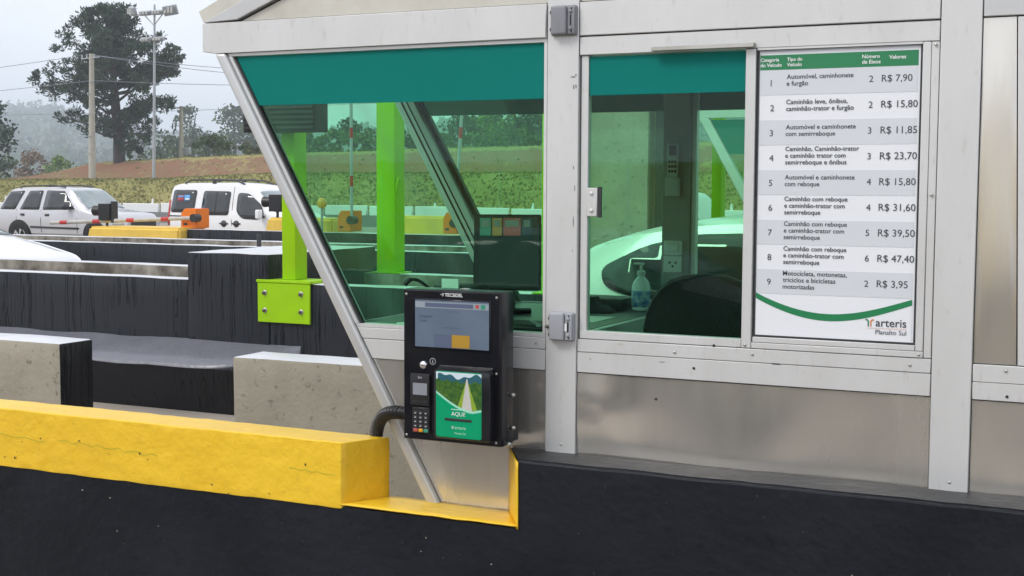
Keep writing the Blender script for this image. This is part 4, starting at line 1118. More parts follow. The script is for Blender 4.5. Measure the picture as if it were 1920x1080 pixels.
for sy, sc_ in ((-0.035, 0.86), (-0.045, 0.95), (-0.02, 1.0), (0.02, 1.0), (0.04, 0.93)):
    rings.append([bm.verts.new((-1.36 + x * sc_, 0.56 + sy + 0.35 * x * x, 1.235 + z * sc_)) for x, z in pts])
for i in range(4):
    for k in range(n): bm.faces.new((rings[i][k], rings[i][(k + 1) % n], rings[i + 1][(k + 1) % n], rings[i + 1][k]))
bm.faces.new(rings[0]); bm.faces.new(rings[-1][::-1])
link('backrest', bm_mesh(bm), 'fabric', ch, smooth=60)
box('seat', -1.60, -1.14, 0.42, 0.50 + 0.0, 0.93, 0.99, 'fabric', ch, 0.02, 2)
tube('column', [(-1.37, 0.5, 0.60), (-1.37, 0.5, 0.93)], 0.03, 'black_plastic', ch)
box('foot', -1.6, -1.14, 0.45, 0.53, 0.556, 0.60, 'black_plastic', ch)
box('spine', -1.39, -1.34, 0.602, 0.63, 0.95, 1.1, 'black_plastic', ch)
ac = thing('air_conditioner_remote', 'pale remote control in a holder on the booth pillar', 'remote', (-1.66, FY - 0.06, 1.76))
box('holder', -1.688, -1.634, FY - 0.076, FY - 0.051, 1.76, 1.832, 'remote', ac, 0.003)
rm = box('remote', -1.682, -1.640, FY - 0.072, FY - 0.056, 1.8325, 1.962, 'remote', ac, 0.003)
box('remote_screen', -1.676, -1.646, FY - 0.0735, FY - 0.0722, 1.915, 1.952, 'trim', rm)
for r_ in range(3):
    for c in range(3): box('button', -1.677 + c * 0.0115, -1.669 + c * 0.0115, FY - 0.0745, FY - 0.0722, 1.85 + r_ * 0.018, 1.86 + r_ * 0.018, 'trim', rm)
for lab, z0, z1, sw in (('ivory switch plate on the booth pillar above the socket', 1.535, 1.592, True), ('ivory power socket plate low on the booth pillar', 1.470, 1.5335, False)):
    o = thing('wall_plate', lab, 'socket', (-1.658, FY - 0.055, z0))
    box('plate', -1.697, -1.622, FY - 0.058, FY - 0.0505, z0, z1, 'plate_white', o, 0.003)
    if sw: box('rocker', -1.683, -1.637, FY - 0.063, FY - 0.0582, z0 + 0.015, z1 - 0.012, 'plate_white', o, 0.002)
    else:
        for x, z in ((-1.672, z0 + 0.038), (-1.648, z0 + 0.038), (-1.66, z0 + 0.024)): screw('pin_hole', x, FY - 0.0585, z, 0.0045, 'seal', o, h=0.001)
pc = bmesh.new()
bmesh.ops.create_uvsphere(pc, u_segments=16, v_segments=10, radius=1)
for v in pc.verts:
    s_ = v.co.copy()
    v.co = Vector((-1.885 + s_.x * 0.085, 0.86 + s_.y * 0.06, 1.329 + max(0, s_.z) * (0.055 + 0.03 * noise.noise(s_ * 3)) * (1 if s_.x < 0.2 else 0.45)))
tag(link('cap', bm_mesh(pc), 'fabric', None, (-1.885, 0.86, 1.329), 60), 'black cloth cap lying on the booth counter by the window', 'cap')

# ================================================================== LIME COLUMNS, SIGN, BARRIERS
co = thing('column', 'lime green column bolted to the black wall by a square plate', 'column', (-6.15, 5.1, 1.02))
box('shaft', -6.243, -6.118, 5.03, 5.20, 1.045, 5.2, 'lime', co, 0.01, 2)
pl = box('plate', -6.44, -5.945, 4.972, 4.992, 0.705, 1.02, 'lime', co, 0.003)
box('shelf', -6.45, -5.935, 4.966, 5.26, 1.0215, 1.0445, 'lime', co, 0.003)
for x in (-6.37, -6.025):
    for z in (0.80, 0.94):
        screw('washer', x, 4.972, z, 0.022, 'zinc', pl, h=0.004)
        screw('bolt', x - 0.004, 4.968, z - 0.002, 0.013, 'rust', pl, h=0.022)
co = thing('column', 'broad lime green column standing on the wall behind the large booth window', 'column', (-6.12, 6.5, 1.02))
box('shaft', -6.215, -6.03, 6.42, 6.60, 1.03, 5.2, 'lime', co, 0.01, 2)
box('base_plate', -6.27, -5.97, 6.40, 6.62, 1.021, 1.0295, 'lime', co)
tube('stay', [(-6.0, 6.45, 1.86), (-6.04, 6.45, 1.72)], 0.02, 'lime', co)
co = thing('column', 'lime green column hidden behind the booth post, left of the sliding window', 'column', (-3.9, 5.1, 1.02))
box('shaft', -3.99, -3.865, 5.03, 5.2, 1.03, 5.2, 'lime', co, 0.01, 2)
box('base_plate', -4.05, -3.8, 5.0, 5.22, 1.021, 1.0295, 'lime', co)
co = thing('column', 'slim lime green column seen through the sliding window beside the next booth', 'column', (-3.13, 6.5, 1.02))
box('shaft', -3.165, -3.085, 6.44, 6.56, 1.03, 5.2, 'lime', co, 0.008, 2)
box('base_plate', -3.22, -3.03, 6.42, 6.58, 1.021, 1.0295, 'lime', co)
ls = thing('lane_sign', 'dark louvred lane sign box on the lime column', 'sign', (-6.15, 4.9, 2.2))
box('housing', -6.48, -5.80, 4.86, 5.028, 2.20, 2.78, 'sign_dark', ls, 0.005)
for k in range(14): box('louvre', -6.46, -5.82, 4.846, 4.8595, 2.225 + k * 0.039, 2.245 + k * 0.039, 'trim', ls)
pcn = tag(rough_box('pillar', -3.70, -3.26, 5.24, 5.62, 0, 4.6, 'concrete', None, 0.3, 0.003, 0.01, base=(-3.5, 5.4, 0)), 'pale concrete pillar seen through the sliding window', 'pillar')

tag(box('steel_post', -3.215, -3.135, 5.26, 5.36, 0, 4.6, 'trim', None, 0.004, base=(-3.17, 5.3, 0)), 'dark steel post right beside the pale concrete pillar', 'post')
# the next booth, seen through the sliding window
nbth = thing('toll_booth', 'neighbouring toll booth with teal band seen through the sliding window', 'booth', (-1.6, 5.8, 0.5))
ox, oy, oz = 0.06, 5.25, 0.02
def t2(pts): return [(x + ox, z + oz) for x, z in pts]
prism('top_beam', t2([(-3.0, 2.25), (-3.0, 2.354), (1, 2.354), (1, 2.25)]), oy, oy + 0.07, 'alu', nbth)
prism('slanted_post', t2([(sl_l(2.248) , 2.248), (sl_r(2.248) + .03, 2.248), (sl_r(0.9) + .03, 0.9), (sl_l(0.9), 0.9)]), oy - 0.01, oy + 0.05, 'alu', nbth, 0.006)
prism('window_pane', t2([(slx(2.236, .034), 2.236), (-1.3, 2.236), (-1.3, 1.341), (slx(1.341, .034), 1.341)]), oy + 0.016, oy + 0.022, 'glass', nbth)
prism('sun_film', t2([(slx(2.236, .034), 2.236), (-1.3, 2.236), (-1.3, 2.0), (slx(2.0, .034), 2.0)]), oy + 0.012, oy + 0.0145, 'film', nbth)
prism('lower_panel', t2([(slx(1.33, .034), 1.33), (1, 1.33), (1, 0.6), (slx(0.6, .034), 0.6)]), oy + 0.005, oy + 0.05, 'steel', nbth)
prism('post', t2([(-1.298, 2.248), (-1.2, 2.248), (-1.2, 1.332), (-1.298, 1.332)]), oy, oy + 0.06, 'alu', nbth)
prism('side_panel', t2([(-1.198, 2.248), (1, 2.248), (1, 1.332), (-1.198, 1.332)]), oy + 0.01, oy + 0.06, 'inner', nbth)
prism('roof', t2([(-3.05, 2.356), (1, 2.356), (1, 2.75), (-2.2, 2.75)]), oy + 0.01, oy + 1.1, 'cream', nbth)
prism('slanted_post', t2([(sl_l(2.248), 2.248), (sl_r(2.248) + .03, 2.248), (sl_r(0.9) + .03, 0.9), (sl_l(0.9), 0.9)]), oy + 1.05, oy + 1.1, 'alu', nbth)

def boom_gate(label, x, y, zb, boom_pts, group='barrier gates between the lanes', bw=0.175, hh=0.34, br=0.036, bmat='boom_white'):
    t = thing('barrier_gate', label, 'barrier gate', (x, y, zb), group)
    bm = bmesh.new()
    prof = [(x - bw, zb), (x + bw, zb), (x + bw, zb + hh), (x - bw * 0.55, zb + hh), (x - bw, zb + hh * 0.72)]
    v0 = [bm.verts.new((a, y - 0.15, c)) for a, c in prof]; v1 = [bm.verts.new((a, y + 0.2, c)) for a, c in prof]
    bm.faces.new(v0); bm.faces.new(v1[::-1])
    for i in range(5): bm.faces.new((v0[i], v1[i], v1[(i + 1) % 5], v0[(i + 1) % 5]))
    bmesh.ops.bevel(bm, geom=list(bm.edges), offset=0.012, segments=2, affect='EDGES')
    link('cabinet', bm_mesh(bm), 'orange', t, smooth=40)
    box('vent', x - bw * 0.65, x - bw * 0.15, y - 0.1545, y - 0.1505, zb + 0.05, zb + 0.09, 'trim', t)
    a, b_ = Vector(boom_pts[0]), Vector(boom_pts[1])
    bo = tube('boom', [a, b_], [br, br], bmat, t, 10)
    L = (b_ - a).length; d_ = (b_ - a) / L
    k = 0.55
    while k < L - 0.1:
        tube('red_band', [a + d_ * k, a + d_ * min(k + 0.17, L)], br + 0.0025, 'red', bo, 10)
        k += 0.78
    tube('pivot', [a + Vector((0, -0.06, 0)), a + Vector((0, 0.1, 0))], 0.07, 'trim', t, 14)
boom_gate('lowered red and white boom on the orange cabinet at left', -15.17, 15.05, 1.03, ((-14.98, 14.83, 1.21), (-18.28, 14.83, 1.075)))
boom_gate('orange barrier cabinet with an upright boom seen through the large window', -12.02, 15.1, 1.03, ((-11.83, 14.88, 1.22), (-11.83, 14.88, 4.5)), bw=0.13, br=0.026, bmat='galv')
boom_gate('upright boom leaning right, behind the far slanted window frame', -10.05, 15.1, 1.03, ((-9.93, 14.88, 1.2), (-9.70, 14.88, 4.4)), bw=0.13, br=0.026, bmat='galv')
def signal(label, x, y, z):
    t = thing('lane_signal', label, 'signal', (x, y, z), 'lane signal lamps')
    tube('post', [(x + 0.1, y, z), (x + 0.1, y, z + 0.14)], 0.025, 'trim', t)
    box('housing', x - 0.02, x + 0.24, y - 0.1, y + 0.1, z + 0.14, z + 0.44, 'black_plastic', t, 0.01)
    tube('visor', [(x - 0.18, y, z + 0.31), (x - 0.02, y, z + 0.31)], [0.095, 0.085], 'black_plastic', t, 16)
    box('bracket', x + 0.242, x + 0.30, y - 0.06, y + 0.06, z + 0.1, z + 0.48, 'trim', t)
signal('black lane signal above the yellow nose in front of the station wagon', -17.06, 14.85, 1.0)
signal('black lane signal above the yellow nose by the lime column', -13.9, 15.6, 1.18)
bc = thing('beacon', 'small amber beacon on a stick left of the upright boom', 'beacon', (-12.75, 15.4, 1.0))
tube('stick', [(-12.75, 15.4, 0.0), (-12.75, 15.4, 1.40)], 0.02, 'galv', bc)
lathe('lamp', [(0.03, 1.40), (0.075, 1.42), (0.085, 1.48), (0.07, 1.54), (0.03, 1.57)], -12.75, 15.4, 'lamp_amber', bc, 14)
dl = thing('delineator', 'orange and white striped lane post behind the second lime column', 'post', (-11.6, 16.0, 0))
tube('shaft', [(-11.6, 16, 0), (-11.6, 16, 1.62)], 0.06, 'orange', dl, 10)
for z in (1.2, 1.42): tube('band', [(-11.6, 16, z), (-11.6, 16, z + 0.09)], 0.0625, 'white_ink', dl, 10)
tag(tube('bollard', [(-10.1, 10.0, 0.95), (-10.1, 10.0, 1.14), (-10.12, 10.0, 1.18)], [0.03, 0.03, 0.02], 'trim', None, 8, base=(-10.1, 10.0, 0.95)), 'thin dark stub standing on the black wall left of the lime column', 'post')

# ================================================================== VEHICLES
class Car:
    """analytic body: x from rear (0) to front (L); y is half width; the near side is -y when heading +X"""
    def __init__(s, L, top, W, Wr, belt, roof, sill=0.30, plan=None):
        s.L, s.W, s.Wr, s.belt, s.roof, s.sill = L, W, Wr, belt, roof, sill
        s.tx = [p[0] for p in top]; s.tz = [p[1] for p in top]
        s.plan = plan or ([0, 0.12, 0.5, L - 0.8, L - 0.25, L], [0.90, 0.97, 1, 1, 0.93, 0.80])
    def zt(s, x):
        # smoothed roof line
        h = 0.10
        return float(np.mean([np.interp(x + d, s.tx, s.tz) for d in np.linspace(-h, h, 7)]))
    def section(s, x):
        zt = s.zt(x); f = float(np.interp(x, *s.plan)); W = s.W * f
        zs = min(s.belt, zt - 0.07)
        k = max(0.0, min(1.0, (zt - zs - 0.07) / (s.roof - s.belt - 0.07)))
        Wt = W * (1 - k) * 0.90 + (s.Wr * f) * k if k > 0 else W * 0.90
        s0 = s.sill
        pts = [(W * 0.90, s0), (W * 0.965, s0 + 0.06), (W * 0.99, s0 + 0.22), (W, s0 + (zs - s0) * 0.55), (W * 0.992, zs - 0.05), (W * 0.975, zs),
               (W * 0.975 + (Wt - W * 0.975) * 0.5, zs + (zt - zs) * 0.45), (Wt, zs + (zt - zs) * 0.84), (Wt - 0.035, zt - 0.018), (Wt - 0.11, zt + 0.004),
               (Wt * 0.55, zt + 0.018), (0, zt + 0.024)]
        return pts
    def w(s, x, z):
        p = s.section(x)
        return float(np.interp(z, [q[1] for q in p], [q[0] for q in p]))
    def body(s, m, parent):
        xs = np.concatenate([[0.0, 0.02, 0.06, 0.12], np.linspace(0.2, s.L - 0.2, 54), [s.L - 0.12, s.L - 0.05, s.L - 0.015, s.L]])
        bm = bmesh.new(); rings = []
        for x in xs:
            e = min(x, s.L - x)
            sh = 1 - 0.10 * max(0, 1 - e / 0.12) ** 2
            p = s.section(x); zc = (p[0][1] + p[-1][1]) / 2
            q = [(-a * (1 - (1 - sh) * 0.5), zc + (b - zc) * sh) for a, b in p] + [(a * (1 - (1 - sh) * 0.5), zc + (b - zc) * sh) for a, b in p[-2::-1]]
            rings.append([bm.verts.new((x, a, b)) for a, b in q])
        n = len(rings[0])
        for i in range(len(rings) - 1):
            for k in range(n - 1): bm.faces.new((rings[i][k], rings[i][k + 1], rings[i + 1][k + 1], rings[i + 1][k]))
            bm.faces.new((rings[i][n - 1], rings[i][0], rings[i + 1][0], rings[i + 1][n - 1]))
        bm.faces.new(rings[0]); bm.faces.new(rings[-1][::-1])
        return link('body', bm_mesh(bm), m, parent, smooth=35)
    def side(s, name, poly_, m, parent, off=0.006, sides=(-1, 1), nsub=5):
        """an outline in (x,z) laid on the body side, as a thin curved plate"""
        for sd in sides:
            bm = bmesh.new()
            vs = [bm.verts.new((x, 0, z)) for x, z in poly_]
            bm.faces.new(vs)
            zs = [p[1] for p in poly_]; xs = [p[0] for p in poly_]
            for k in range(1, nsub):
                bmesh.ops.bisect_plane(bm, geom=bm.verts[:] + bm.edges[:] + bm.faces[:], plane_co=(0, 0, min(zs) + (max(zs) - min(zs)) * k / nsub), plane_no=(0, 0, 1))
                bmesh.ops.bisect_plane(bm, geom=bm.verts[:] + bm.edges[:] + bm.faces[:], plane_co=(min(xs) + (max(xs) - min(xs)) * k / nsub, 0, 0), plane_no=(1, 0, 0))
            for v in bm.verts: v.co.y = sd * (s.w(v.co.x, v.co.z) + off)
            me = bm_mesh(bm)
            o = link(name, me, m, parent, smooth=180)
            md = o.modifiers.new('thick', 'SOLIDIFY'); md.thickness = 0.012; md.offset = 0
    def toppatch(s, name, x0, x1, m, parent, inset0=0.05, inset1=0.05, off=0.012):
        vs, fs = [], []; nu, nv = 12, 14
        for i in range(nu + 1):
            x = x0 + (x1 - x0) * i / nu
            p = s.section(x); wt = p[8][0] - (inset0 + (inset1 - inset0) * i / nu)
            for j in range(nv + 1):
                y = -wt + 2 * wt * j / nv
                z = float(np.interp(abs(y), [p[11][0], p[10][0], p[9][0], p[8][0]], [p[11][1], p[10][1], p[9][1], p[8][1]]))
                vs.append((x, y, z + off))
        for i in range(nu):
            for j in range(nv):
                a = i * (nv + 1) + j
                fs.append((a, a + nv + 1, a + nv + 2, a + 1))
        o = link(name, np_mesh(vs, fs, m if isinstance(m, str) else None), None, parent, smooth=180)
        md = o.modifiers.new('thick', 'SOLIDIFY'); md.thickness = 0.01; md.offset = 0
    def wheel(s, x, r, parent, rim='rim'):
        for sd in (-1, 1):
            yo = sd * (s.W * 0.985)
            w = bmesh.new()
            prof = [(r * 0.60, 0.0), (r * 0.66, 0.012), (r * 0.93, 0.012), (r, -0.02), (r, -0.17), (r * 0.93, -0.2), (r * 0.6, -0.2)]
            rings = []
            for rr, d in prof: rings.append([w.verts.new((x + rr * cos(2 * pi * k / 28), yo + sd * d, r + rr * sin(2 * pi * k / 28))) for k in range(28)])
            for i in range(len(rings) - 1):
                for k in range(28): w.faces.new((rings[i][k], rings[i][(k + 1) % 28], rings[i + 1][(k + 1) % 28], rings[i + 1][k]))
            ty = link('wheel', bm_mesh(w), 'tyre', parent, smooth=40)
            bm = bmesh.new()
            hub = bm.verts.new((x, yo + sd * 0.004, r))
            for k in range(5):
                a = 2 * pi * k / 5
                q = [(0.10, -0.42), (0.55, -0.20), (0.55, 0.20), (0.10, 0.42)]
                f_ = []
                for rr, da in q: f_.append(bm.verts.new((x + r * rr * cos(a + da), yo + sd * 0.002, r + r * rr * sin(a + da))))
                bm.faces.new(f_)
            rings = [[bm.verts.new((x + r * rr * cos(2 * pi * k / 28), yo + sd * 0.0, r + r * rr * sin(2 * pi * k / 28))) for k in range(28)] for rr in (0.61, 0.54)]
            for k in range(28): bm.faces.new((rings[0][k], rings[0][(k + 1) % 28], rings[1][(k + 1) % 28], rings[1][k]))
            bmesh.ops.delete(bm, geom=[hub], context='VERTS')
            o = link('rim', bm_mesh(bm), rim, ty)
            md = o.modifiers.new('thick', 'SOLIDIFY'); md.thickness = 0.012
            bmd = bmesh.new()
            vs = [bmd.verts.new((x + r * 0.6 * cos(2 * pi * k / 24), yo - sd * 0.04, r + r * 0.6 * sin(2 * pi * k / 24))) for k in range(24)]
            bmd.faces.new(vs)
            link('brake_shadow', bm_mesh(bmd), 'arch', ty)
    def arch(s, x, r, R_, parent):
        pts = [(x + R_ * cos(a), r + R_ * sin(a)) for a in np.linspace(-0.25, pi + 0.25, 22)]
        s.side('wheel_arch', pts, 'arch', parent, off=0.001, nsub=3)

def smooth_poly(pts, r=0.04, n=3):
    out = []
    N = len(pts)
    for i in range(N):
        p0, p1, p2 = Vector(pts[i - 1]), Vector(pts[i]), Vector(pts[(i + 1) % N])
        a = p1 + (p0 - p1).normalized() * min(r, (p0 - p1).length * 0.4); b = p1 + (p2 - p1).normalized() * min(r, (p2 - p1).length * 0.4)
        for k in range(n + 1):
            t = k / n
            out.append(tuple((1 - t) ** 2 * a + 2 * t * (1 - t) * p1 + t * t * b))
    return out

# ---- silver-white station wagon (sport utility)
def wagon():
    c = Car(4.55, [(0, 1.02), (0.03, 1.08), (0.34, 1.59), (0.52, 1.65), (2.0, 1.68), (2.58, 1.645), (3.28, 1.10), (3.5, 1.06), (4.3, 0.98), (4.5, 0.86), (4.55, 0.75)], 0.86, 0.66, 1.04, 1.66, 0.36)
    t = thing('car', '', 'car', (0, 0, 0), local=True)
    c.body('car_silver', t)
    c.side('window', smooth_poly([(0.13, 1.07), (0.40, 1.56), (0.95, 1.59), (0.72, 1.07)]), 'carglass', t)
    c.side('window', smooth_poly([(0.90, 1.07), (1.13, 1.585), (1.63, 1.60), (1.61, 1.07)]), 'carglass', t)
    c.side('window', smooth_poly([(1.74, 1.07), (1.76, 1.60), (2.40, 1.585), (2.90, 1.09)]), 'carglass', t)
    c.toppatch('windscreen', 2.66, 3.28, 'wscreen', t, 0.03, 0.03)
    for x in (0.78, 1.68, 2.98):
        c.side('door_seam', [(x, 0.45), (x, 1.07), (x + 0.012, 1.07), (x + 0.012, 0.45)], 'trim', t, 0.002, nsub=2)
    for x in (0.95, 1.85): c.side('door_handle', [(x, 0.96), (x + 0.14, 0.96), (x + 0.14, 0.90), (x, 0.90)], 'trim', t, 0.012, nsub=2)
    c.side('side_moulding', [(1.30, 0.62), (3.05, 0.60), (3.05, 0.55), (1.30, 0.57)], 'trim', t, 0.012, nsub=3)
    c.side('bumper', [(3.98, 0.62), (4.5, 0.58), (4.5, 0.45), (3.98, 0.47)], 'trim', t, 0.012, nsub=3)
    c.side('headlamp', [(4.15, 0.83), (4.46, 0.80), (4.50, 0.68), (4.2, 0.70)], 'lamp_clear', t, 0.006, nsub=3)
    box('grille', 4.50, 4.565, -0.5, 0.5, 0.62, 0.80, 'trim', t, 0.01)
    box('front_bumper', 4.45, 4.62, -0.74, 0.74, 0.40, 0.58, 'trim', t, 0.04, 3)
    box('rear_bumper', -0.06, 0.1, -0.74, 0.74, 0.42, 0.62, 'trim', t, 0.03, 2)
    box('rear_glass', -0.012, 0.01, -0.5, 0.5, 1.08, 1.1, 'carglass', t)
    for sd in (-1, 1):
        tube('roof_rail', [(0.62, sd * 0.52, 1.665), (0.75, sd * 0.53, 1.715), (1.9, sd * 0.53, 1.735), (2.3, sd * 0.52, 1.69)], 0.02, 'trim', t)
        bm = bmesh.new(); bmesh.ops.create_uvsphere(bm, u_segments=14, v_segments=9, radius=1)
        for v in bm.verts: v.co = Vector((2.68 + v.co.x * 0.10, sd * (0.97 + v.co.y * 0.12), 1.16 + v.co.z * 0.085))
        link('mirror', bm_mesh(bm), 'trim', t, smooth=180)
        box('tail_lamp', 0.02, 0.08, sd * 0.70 - 0.05, sd * 0.70 + 0.05, 0.75, 1.0, 'lamp_red', t, 0.01)
        tube('wiper', [(3.24, sd * 0.3, 1.165), (2.98, sd * 0.3 + 0.35, 1.335)], 0.008, 'trim', t)
    for x in (0.88, 3.60):
        c.arch(x, 0.36, 0.43, t); c.wheel(x, 0.35, t)
    return t
wg = wagon()
wg.location = (-29.35, 24.88, 0)
wg['label'] = 'silver white station wagon at the left edge, behind the red and white boom'
w2 = copy_tree(wg)
w2.location = (-8.75, 24.9, 0); w2.rotation_euler = (0, 0, pi)
w2['label'] = 'white car facing left seen through the large booth window beside the post'

# ---- white leisure van
def van():
    c = Car(4.16, [(0, 1.62), (0.02, 1.70), (0.12, 1.775), (0.4, 1.80), (1.9, 1.815), (2.35, 1.78), (2.75, 1.68), (3.32, 1.16), (3.5, 1.09), (3.95, 0.95), (4.1, 0.80), (4.16, 0.62)], 0.86, 0.70, 1.04, 1.81, 0.30,
            ([0, 0.1, 0.4, 3.3, 3.9, 4.16], [0.965, 0.985, 1, 1, 0.93, 0.80]))
    t = thing('van', 'white leisure van with roof rails behind the orange cabinet', 'van', (0, 0, 0), local=True)
    c.body('car_white', t)
    w1 = smooth_poly([(0.10, 1.06), (0.14, 1.64), (0.90, 1.64), (0.86, 1.06)], 0.07)
    c.side('window', w1, 'carglass', t)
    c.side('window', smooth_poly([(1.08, 1.0), (1.12, 1.62), (1.98, 1.61), (1.96, 1.0)], 0.07), 'carglass', t)
    c.side('window_bar', [(1.52, 1.02), (1.53, 1.60), (1.55, 1.60), (1.54, 1.02)], 'seal', t, 0.012, nsub=3)
    c.side('window', smooth_poly([(2.20, 1.10), (2.20, 1.58), (2.55, 1.56), (2.95, 1.28), (3.08, 1.02), (2.9, 0.90), (2.4, 0.92)], 0.10), 'carglass', t)
    c.toppatch('windscreen', 2.84, 3.32, 'wscreen', t, 0.02, 0.02)
    for x in (2.06,):
        c.side('door_seam', [(x, 0.4), (x, 1.72), (x + 0.012, 1.72), (x + 0.012, 0.4)], 'trim', t, 0.002, nsub=3)
    c.side('door_seam', [(0.98, 0.4), (0.98, 1.0), (0.99, 1.0), (0.99, 0.4)], 'trim', t, 0.002, nsub=2)
    c.side('door_rail', [(0.06, 0.985), (0.9, 0.975), (0.9, 0.945), (0.06, 0.955)], 'trim', t, 0.004, nsub=2)
    for x in (1.83, 2.22):
        c.side('door_handle', [(x + 0.085 * cos(a), 0.79 + 0.085 * sin(a)) for a in np.linspace(0, 2 * pi, 15)[:-1]], 'trim', t, 0.008, nsub=2)
        c.side('door_handle', [(x - 0.13, 0.81), (x + 0.13, 0.81), (x + 0.13, 0.775), (x - 0.13, 0.775)], 'trim', t, 0.014, nsub=2)
    c.side('tail_lamp', [(0.012, 0.72), (0.012, 1.38), (0.06, 1.38), (0.075, 0.72)], 'lamp_red', t, 0.006, nsub=3)
    c.side('sticker', [(0.30, 1.36), (0.30, 1.50), (0.50, 1.50), (0.50, 1.36)], 'sticker_red', t, 0.016, sides=(-1,), nsub=2)
    c.side('sticker', [(0.51, 1.36), (0.51, 1.51), (0.70, 1.51), (0.70, 1.36)], 'sticker_blue', t, 0.016, sides=(-1,), nsub=2)
    c.side('sticker', [(0.31, 1.44), (0.31, 1.49), (0.49, 1.49), (0.49, 1.44)], 'sticker_blue', t, 0.023, sides=(-1,), nsub=2)
    c.side('sticker', [(0.56, 1.38), (0.56, 1.42), (0.69, 1.42), (0.69, 1.38)], 'white_ink', t, 0.023, sides=(-1,), nsub=2)
    c.side('headlamp', smooth_poly([(3.62, 0.88), (3.98, 0.82), (4.05, 0.66), (3.75, 0.68)], 0.05), 'lamp_clear', t, 0.008, nsub=3)
    box('front_bumper', 3.98, 4.24, -0.68, 0.68, 0.32, 0.58, 'car_white', t, 0.08, 4)
    box('grille', 4.06, 4.2, -0.36, 0.36, 0.60, 0.72, 'trim', t, 0.02, 2)
    for sd in (-1, 1):
        tube('roof_rail', [(0.42, sd * 0.60, 1.81), (0.62, sd * 0.62, 1.895), (1.6, sd * 0.62, 1.905), (2.05, sd * 0.61, 1.88), (2.32, sd * 0.60, 1.79)], 0.022, 'trim', t)
        box('rail_foot', 1.32, 1.42, sd * 0.62 - 0.02, sd * 0.62 + 0.02, 1.80, 1.90, 'trim', t)
        box('mirror', 2.96, 3.08, sd * 1.0 - 0.09, sd * 1.0 + 0.09, 0.93, 1.16, 'car_white', t, 0.04, 4)
        box('mirror_arm', 3.02, 3.10, sd * 0.88 - 0.05, sd * 0.88 + 0.05, 0.95, 1.01, 'trim', t)
        tube('wiper', [(3.30, sd * 0.2, 1.20), (3.05, sd * 0.2 + 0.4, 1.42)], 0.008, 'trim', t)
    for x in (0.72, 3.32):
        c.arch(x, 0.32, 0.38, t); c.wheel(x, 0.31, t)
    return t
vn = van()
vn.location = (-23.28, 24.88, 0)

# ---- white saloon whose bonnet shows at the left edge
def saloon(label, paint='car_white'):
    c = Car(4.4, [(0, 0.95), (0.05, 1.02), (0.55, 1.08), (1.15, 1.42), (1.6, 1.47), (2.3, 1.46), (3.15, 1.13), (3.3, 1.10), (4.15, 0.93), (4.35, 0.80), (4.4, 0.65)], 0.86, 0.60, 1.0, 1.47, 0.28)
    t = thing('car', label, 'car', (0, 0, 0), local=True)
    c.body(paint, t)
    c.side('window', smooth_poly([(0.95, 1.06), (1.28, 1.38), (1.75, 1.40), (1.75, 1.06)]), 'carglass', t)
    c.side('window', smooth_poly([(1.85, 1.06), (1.85, 1.40), (2.30, 1.39), (2.85, 1.08)]), 'carglass', t)
    c.toppatch('windscreen', 2.38, 3.12, 'wscreen', t, 0.02, 0.02)
    c.toppatch('rear_glass', 0.58, 1.1, 'carglass', t, 0.03, 0.03)
    for sd in (-1, 1):
        tube('wiper', [(3.12, sd * 0.35, 1.165), (2.75, sd * 0.35 - 0.45, 1.30)], 0.010, 'trim', t)
        bm = bmesh.new(); bmesh.ops.create_uvsphere(bm, u_segments=14, v_segments=9, radius=1)
        for v in bm.verts: v.co = Vector((2.68 + v.co.x * 0.08, sd * (0.95 + v.co.y * 0.11), 1.10 + v.co.z * 0.07))
        link('mirror', bm_mesh(bm), 'car_white', t, smooth=180)
    c.side('headlamp', smooth_poly([(3.85, 0.86), (4.3, 0.78), (4.33, 0.66), (3.95, 0.7)]), 'lamp_clear', t, 0.006, nsub=3)
    c.side('door_seam', [(1.79, 0.4), (1.79, 1.03), (1.80, 1.03), (1.80, 0.4)], 'trim', t, 0.002, nsub=2)
    for x in (0.85, 3.55): c.arch(x, 0.32, 0.38, t); c.wheel(x, 0.31, t)
    return t
sa = saloon('white car bonnet poking in at the left edge between the black walls')
sa.location = (-16.1, 8.1, 0)

M['car_dark'] = mat('dark grey car paint', (0.018, 0.019, 0.021), 0.22, 0.2, 0.5, coat=0.7)
sd_ = saloon('dark saloon standing in the near lane, mirrored in the booth glass', 'car_dark')
sd_.location = (-6.0, -5.5, 0)
hd_ = thing('stand_in', 'ochre panelled hoarding added across the near lane to be mirrored in the booth glass', 'fence', (-5, -9.5, 0))  # stand-in added out of view for the ochre reflection, real source unidentified
for k in range(6):
    box('panel', -9.5 + k * 1.5, -8.03 + k * 1.5, -9.52, -9.48, 0.15, 2.05, 'yellow_far', hd_, 0.005)
    box('post', -9.53 + k * 1.5, -9.51 + k * 1.5, -9.56, -9.44, 0, 2.08, 'galv', hd_)
